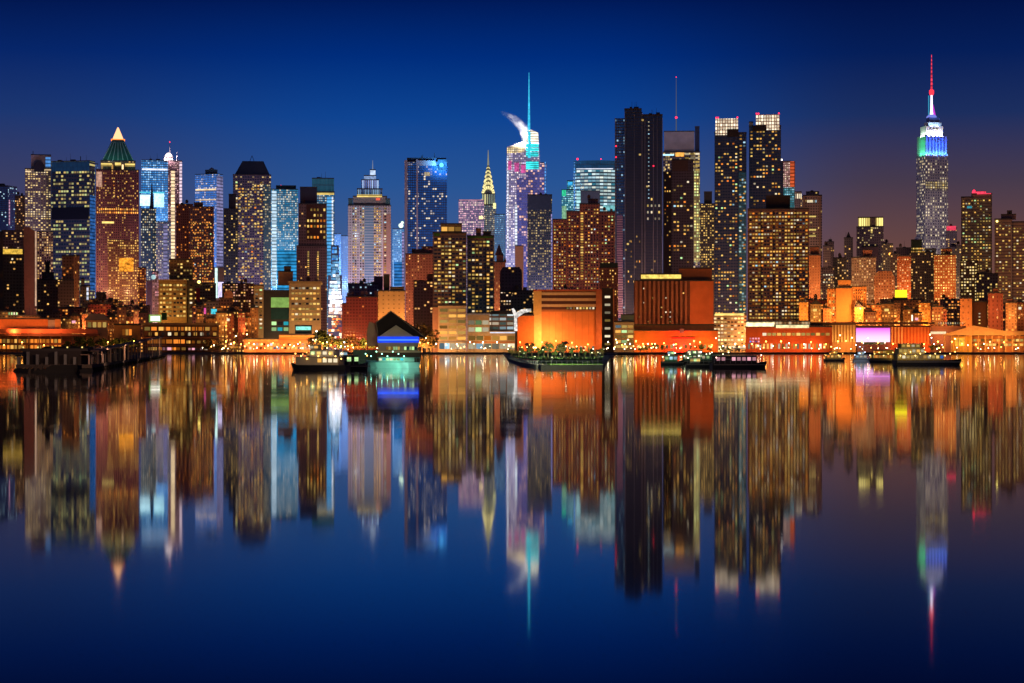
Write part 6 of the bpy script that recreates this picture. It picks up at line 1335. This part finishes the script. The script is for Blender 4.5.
for k, px in enumerate((214, 231, 254, 268, 294, 309, 327, 341, 394, 436, 446, 457, 470, 483, 497, 509, 608, 617, 630, 648, 723, 735, 744, 758, 773, 789, 804, 820, 856, 885, 934, 968, 984)):
    lamp(px, 1770 + 7 * (k % 2), 'white', W_, WG, power=5000 if k % 2 else 0)
for px in (277, 290, 474, 490, 504, 625, 655, 690): lamp(px, 1776, 'green', 'greenish white lamp standing along the quay', 'greenish lamps along the quay')
for px in (266, 281, 335, 684, 690): lamp(px, 1768, 'red', 'red signal lamp standing along the quay', 'red lamps along the quay')
for px in (298, 345, 860, 942): lamp(px, 1768, 'blue', 'cool blue lamp standing along the quay', 'blue lamps along the quay')
for k, (px, D) in enumerate(((524, 760), (527, 540), (535, 470), (543, 620), (552, 455), (560, 580), (566, 470), (575, 520), (584, 640), (592, 470), (598, 560), (520, 700), (600, 800))):
    lamp(px, D, 'small', 'low globe lamp standing on the lawn of the park pier', 'lamps on the park pier', gz=.86, power=3500).scale = (1, 1, LR0.uniform(.5, 1.7))
# street lamps up the glowing street
for k in range(8):
    for s_ in (-1, 1):
        D = 1800 + k * 45; lamp(329 + k * .5 + s_ * (10 - k * .7), D, 'sodium' if k % 2 else 'white', 'street lamp in a row receding up the glowing street', 'street lamps up the glowing street', power=14000 if k % 3 == 0 else 0)

LR = random.Random(21)
for k in range(64): lamp(LR.uniform(200, 1020), 1758 + LR.random() * 26, 'low', 'short warm white lamp on a low post along the quay', 'short lamps along the quay')
for k in range(48): lamp(LR.uniform(205, 1020), 1758 + LR.random() * 30, 'amber', 'short amber lamp on a low post along the quay', 'amber lamps along the quay')
for k, px in enumerate((236, 247, 316, 330, 416, 426, 616, 628, 716, 742, 840, 852, 868, 930, 955)): lamp(px, 1786, 'tall', 'tall amber mast lamp rising above the quay trees', 'mast lamps along the quay')
# ================================================================ LIGHT
# unseen fill lamps added between the rows of blocks, then floodlights
RL = random.Random(5)
for D, z, p, n_, kind in ((1885, 16, 75000, 16, 0), (2100, 22, 150000, 15, 1), (2330, 30, 220000, 14, 2), (2560, 40, 260000, 12, 3)):
    for k in range(n_):
        px = -20 + (k + .5) * 1064 / n_ + RL.uniform(-12, 12)
        v = at(px, HR, D); v.z = z
        west = px < 570
        c = [(1, .33, .09), (1, .42, .17) if RL.random() < .7 else (1, .35, .3), (.8, .55, .9) if west else (1, .55, .35), (.38, .48, 1) if west else (.9, .65, .75)][kind]
        lamp_spot('row_fill_light', v, c, p * RL.uniform(.6, 1.3), 3, 170, 20 if kind > 1 else 5)
def flood(px, py, D, col, p, r=1.5, tilt=10): lamp_spot('flood_or_fill_light', at(px, py, D), col, p, r, 165, tilt)
# floodlights on the orange waterfront walls
O1 = (1, .27, .07)
for px in (548, 560, 573, 586): flood(px, 348, 1888, O1, 8500, tilt=35)
flood(545, 340, 1885, (1, .7, .3), 9000); flood(538, 335, 1880, (1, .6, .2), 6000)
flood(702, 322, 1906, O1, 12000, tilt=15); flood(702, 300, 1906, O1, 6000)
for px in (638, 654, 711): flood(px, 347, 1853, O1, 6500, tilt=30)
flood(843, 314, 1935, (1, .36, .08), 52000); flood(860, 308, 1940, (1, .38, .08), 45000); flood(832, 312, 1940, (1, .38, .08), 12000); flood(884, 298, 2030, (1, .4, .14), 46000); flood(526, 338, 1884, (1, .24, .06), 9000)
flood(905, 296, 2130, (1, .32, .08), 40000); flood(945, 286, 2165, (1, .36, .08), 46000); flood(966, 316, 1935, (1, .4, .13), 12000); flood(996, 310, 1930, (1, .3, .1), 9000); flood(815, 285, 2105, (1, .42, .12), 20000)
for px in (-8, 14, 36, 56): flood(px, 331, 1815, O1, 12000, tilt=20)
flood(641, 345, 1849, (1, .5, .05), 9000, 1, 15); flood(700, 345, 1849, (1, .5, .05), 8000, 1, 15); flood(679, 345, 1857, (1, .02, .03), 26000, 1, 15); flood(688, 345, 1857, (1, .02, .03), 26000, 1, 15)
for px in (200, 215, 230, 245): flood(px, 345, 1868, (1, .34, .08), 20000, 1.5, 20)
for px in (90, 108, 125): flood(px, 340, 1900, (1, .34, .1), 14000, 1.5, 20)
for px in (880, 900, 930, 955): flood(px, 330, 1940, (1, .36, .08), 26000, 1.5, 15)
for px in (310, 336, 356): flood(px, 345, 1880, (1, .25, .06), 16000, 1.5, 25)
for px in (948, 968, 988, 1008): flood(px, 344, 1816, (1, .42, .1), 12000)
for px in (815, 832, 848): flood(px, 345, 1858, (1, .5, .15), 13000, tilt=25)
for px in (898, 912, 926): flood(px, 345, 1860, O1, 12000, tilt=25)
for px in (755, 775, 795, 815): flood(px, 346, 1838, O1, 6000, tilt=15)
flood(275, 342, 1860, (1, .6, .25), 9000, tilt=30); flood(303, 335, 1850, (1, .62, .28), 15000, tilt=30); flood(391, 322, 1870, (1, .62, .25), 20000, tilt=20); flood(172, 318, 1905, (1, .62, .2), 14000, tilt=20); flood(78, 310, 1965, (1, .42, .16), 20000, tilt=25); flood(452, 344, 1878, (1, .6, .28), 14000, tilt=30); flood(490, 344, 1864, (1, .6, .28), 7000); flood(360, 338, 1925, (1, .17, .08), 22000, tilt=25); flood(420, 300, 2090, (1, .35, .2), 40000, tilt=20)
for px in (250, 270, 300): flood(px, 347, 1802, (1, .32, .08), 10000)
flood(730, 345, 1880, (1, .6, .2), 9000, tilt=30)
# unseen lamps added for the blue-white spill of the advertising canyon
for px, py, D, c, p in ((336, 290, 2560, (.7, .8, 1), 300000), (345, 280, 2660, (.3, .55, 1), 330000), (400, 285, 2560, (.25, .5, 1), 260000), (278, 280, 2500, (.3, .7, 1), 240000), (219, 290, 2500, (.6, .55, 1), 260000), (152, 235, 2530, (.3, .7, 1), 90000), (366, 290, 2290, (.55, .66, .85), 52000), (356, 230, 2290, (.62, .7, .8), 36000), (384, 235, 2290, (.85, .7, .6), 26000), (388, 285, 2300, (1, .5, .4), 40000)):
    flood(px, py, D, c, p, 4, 25)
# lamps added to brighten the pyramid roof and the rainbow-topped shaft
for px, py, D, c, p in ((104, 163, 2470, (.3, 1, .9), 1400), (112, 160, 2478, (.6, 1, .9), 500), (121, 160, 2478, (.5, 1, .9), 400), (131, 163, 2472, (.3, 1, .9), 1700)): flood(px, py, D, c, p, 1, 40)
for px in (912, 926, 940, 952): flood(px, 262, 2955, (.9, .75, .75), 7000, 3, 40)
for px in (918, 930, 945): flood(px, 212, 2965, (.9, .78, .8), 3500, 3, 40)
# crown of the crystal tower lights the steam
spot('crown_floodlight', at(533, 138, 2640), at(512, 119, 2652), (1, .96, .9), 260000, 70, 1.)
lamp_spot('crown_lamp', at(524, 139, 2636), (1, .95, .85), 90000, 1., 160, 30)
# green floodlight on the yacht; others are unseen fill added for boats and piers
def front_fill(px, py, D, c, p): lamp_spot('front_fill_light', at(px, py, D), c, p, .4, 150, 0)
lamp_spot('front_fill_light', at(394, 352, 418), (.3, 1, .72), 7000, .4, 52, -25); lamp_spot('front_fill_light', at(378, 352, 420), (.2, 1, .65), 4000, .4, 52, -25); front_fill(410, 357, 424, (.1, .8, .6), 300)
lamp_spot('boathouse_fill_light', at(396, 340, 462), (1, .8, .5), 320, .3, 150, 40); lamp_spot('boathouse_fill_light', at(368, 344, 462), (1, .6, .25), 420, .3, 150, 30)  # unseen warm lamps added to lift the gable and end wall
front_fill(312, 346, 378, (1, .75, .4), 500); front_fill(335, 350, 382, (1, .7, .4), 200); front_fill(912, 346, 508, (1, .7, .2), 900); front_fill(940, 350, 508, (.8, .7, 1), 400); front_fill(886, 346, 620, (1, .65, .15), 800); front_fill(862, 346, 680, (.6, .75, 1), 800); front_fill(834, 346, 690, (1, .6, .2), 700)
front_fill(700, 350, 540, (.8, 1, .5), 700); front_fill(672, 350, 510, (.7, 1, .6), 400); front_fill(740, 352, 430, (1, .5, .35), 160)
for px, D in ((36, 338), (60, 350), (88, 360)): front_fill(px, 346, D, (1, .55, .32), 1500)
for px, D in ((128, 420), (140, 520), (152, 640), (164, 800), (172, 950)): lamp_spot('pier_fill_light', at(px, 346, D), (1, .6, .4), 2400, .4, 150, 5, None, R(60))  # unseen lamps added off the pier's right side to brighten it
for px in (525, 540, 555, 570, 585, 600): lamp_spot('park_fill_light', at(px, 355, 715), (.75, 1, .5), 5000, .4, 160, 8)  # unseen lamps added to light the park trees and lawn
for px in (530, 560, 590): lamp_spot('park_fill_light', at(px, 344, 425), (.95, 1, .62), 3200, .4, 150, -8)
front_fill(560, 356, 400, (.9, 1, .6), 1200); front_fill(590, 356, 404, (.9, 1, .6), 800)

sd = bpy.data.lights.new('afterglow', 'SUN'); sd.energy = .02; sd.angle = R(20); sd.color = (.6, .75, 1)
so = bpy.data.objects.new('afterglow', sd); COL.objects.link(so); so.rotation_euler = (R(65), 0, R(20)); so.location = (0, 0, 500)

# lamps added by glowing crowns to spread their coloured light
for px, py, D, c, p in ((931, 75, 2996, (1, .04, .08), 60000), (168, 155, 2492, (1, .7, .75), 20000), (441, 164, 2440, (.1, .5, 1), 50000)):
    lamp_spot('crown_light', at(px, py, D), c, p, 1.5, 165, 15)
for px, py, c, p in ((108, 290, (1, .5, .2), 40000), (128, 290, (1, .5, .2), 40000)): lamp_spot('flood_or_fill_light', at(px, py, 2440), c, p, 3, 165, 25)  # unseen warm fill added for the brick pyramid tower

# ================================================================ SKY
wd = bpy.data.worlds.new('World'); SC.world = wd; wd.use_nodes = True
n, l = wd.node_tree.nodes, wd.node_tree.links; n.clear()
out = n.new('ShaderNodeOutputWorld'); bg = n.new('ShaderNodeBackground'); bg2 = n.new('ShaderNodeBackground'); ad = n.new('ShaderNodeAddShader')
sky = n.new('ShaderNodeTexSky'); sky.sky_type = 'NISHITA'; sky.sun_disc = False; sky.sun_elevation = R(-4); sky.sun_rotation = R(200)
l.new(sky.outputs[0], bg2.inputs[0]); bg2.inputs[1].default_value = .02
tc = n.new('ShaderNodeTexCoord'); sp = n.new('ShaderNodeSeparateXYZ'); l.new(tc.outputs['Generated'], sp.inputs[0])
def MM(op, a, b=None):
    x = n.new('ShaderNodeMath'); x.operation = op
    for k, v in enumerate((a, b)):
        if v is None: continue
        if isinstance(v, (int, float)): x.inputs[k].default_value = v
        else: l.new(v, x.inputs[k])
    return x.outputs[0]
def lin(c): return tuple(((v / 255 + .055) / 1.055) ** 2.4 if v > 10 else v / 255 / 12.92 for v in c)
zz = MM('MULTIPLY', sp.outputs[2], 4.0)          # 0..0.25 of height -> 0..1
def ramp(stops):
    r = n.new('ShaderNodeValToRGB'); el = r.color_ramp.elements
    while len(el) > 1: el.remove(el[-1])
    for k, (row, c) in enumerate(stops):
        pos = max(0, min(1, (HR - row) / F * 4))
        e = el[0] if k == 0 else el.new(pos)
        e.position = pos; e.color = (*lin(c), 1)
    l.new(zz, r.inputs[0]); return r.outputs[0]
left = ramp([(349, (98, 72, 84)), (250, (82, 68, 92)), (185, (58, 62, 100)), (120, (28, 54, 112)), (60, (6, 37, 104)), (0, (1, 18, 72)), (-150, (1, 9, 44))])
mid = ramp([(349, (88, 100, 140)), (250, (64, 92, 142)), (185, (40, 84, 148)), (120, (14, 68, 146)), (60, (0, 45, 124)), (0, (0, 23, 84)), (-150, (0, 10, 48))])
right = ramp([(349, (124, 76, 60)), (250, (104, 70, 66)), (185, (70, 58, 76)), (120, (28, 46, 94)), (60, (5, 30, 88)), (0, (1, 16, 66)), (-150, (1, 8, 42))])
az = MM('DIVIDE', sp.outputs[0], MM('MAXIMUM', MM('ABSOLUTE', sp.outputs[1]), .05))
def mixc(f, a, b):
    x = n.new('ShaderNodeMix'); x.data_type = 'RGBA'; l.new(f, x.inputs[0]); l.new(a, x.inputs[6]); l.new(b, x.inputs[7]); return x.outputs[2]
def smooth(v, a, b):
    x = n.new('ShaderNodeMapRange'); x.interpolation_type = 'SMOOTHSTEP'; x.inputs[1].default_value = a; x.inputs[2].default_value = b; l.new(v, x.inputs[0]); return x.outputs[0]
c = mixc(smooth(az, -.26, -.06), left, mid); c = mixc(smooth(az, .03, .19), c, right)
l.new(c, bg.inputs[0]); bg.inputs[1].default_value = 1.
l.new(bg.outputs[0], ad.inputs[0]); l.new(bg2.outputs[0], ad.inputs[1]); l.new(ad.outputs[0], out.inputs[0])

# ================================================================ CAMERA, RENDER
cd = bpy.data.cameras.new('Camera'); cam = bpy.data.objects.new('Camera', cd); COL.objects.link(cam)
cam.location = (0, 0, CH); cam.rotation_euler = (R(90), 0, 0)
cd.sensor_width = 36; cd.lens = 36 * F / 1024; cd.shift_y = (HR - 341.5) / 1024; cd.clip_start = .5; cd.clip_end = 40000
SC.camera = cam
SC.view_settings.view_transform = 'Standard'; SC.view_settings.look = 'None'; SC.view_settings.exposure = 0; SC.view_settings.gamma = 1
cy = SC.cycles
cy.max_bounces = 5; cy.diffuse_bounces = 1; cy.glossy_bounces = 3; cy.transmission_bounces = 2; cy.volume_bounces = 1; cy.transparent_max_bounces = 6
cy.caustics_reflective = False; cy.caustics_refractive = False; cy.sample_clamp_indirect = 4; cy.use_light_tree = True
cy.use_denoising = True
try: cy.denoiser = 'OPENIMAGEDENOISE'
except Exception: pass
cy.use_adaptive_sampling = True; cy.adaptive_threshold = .02
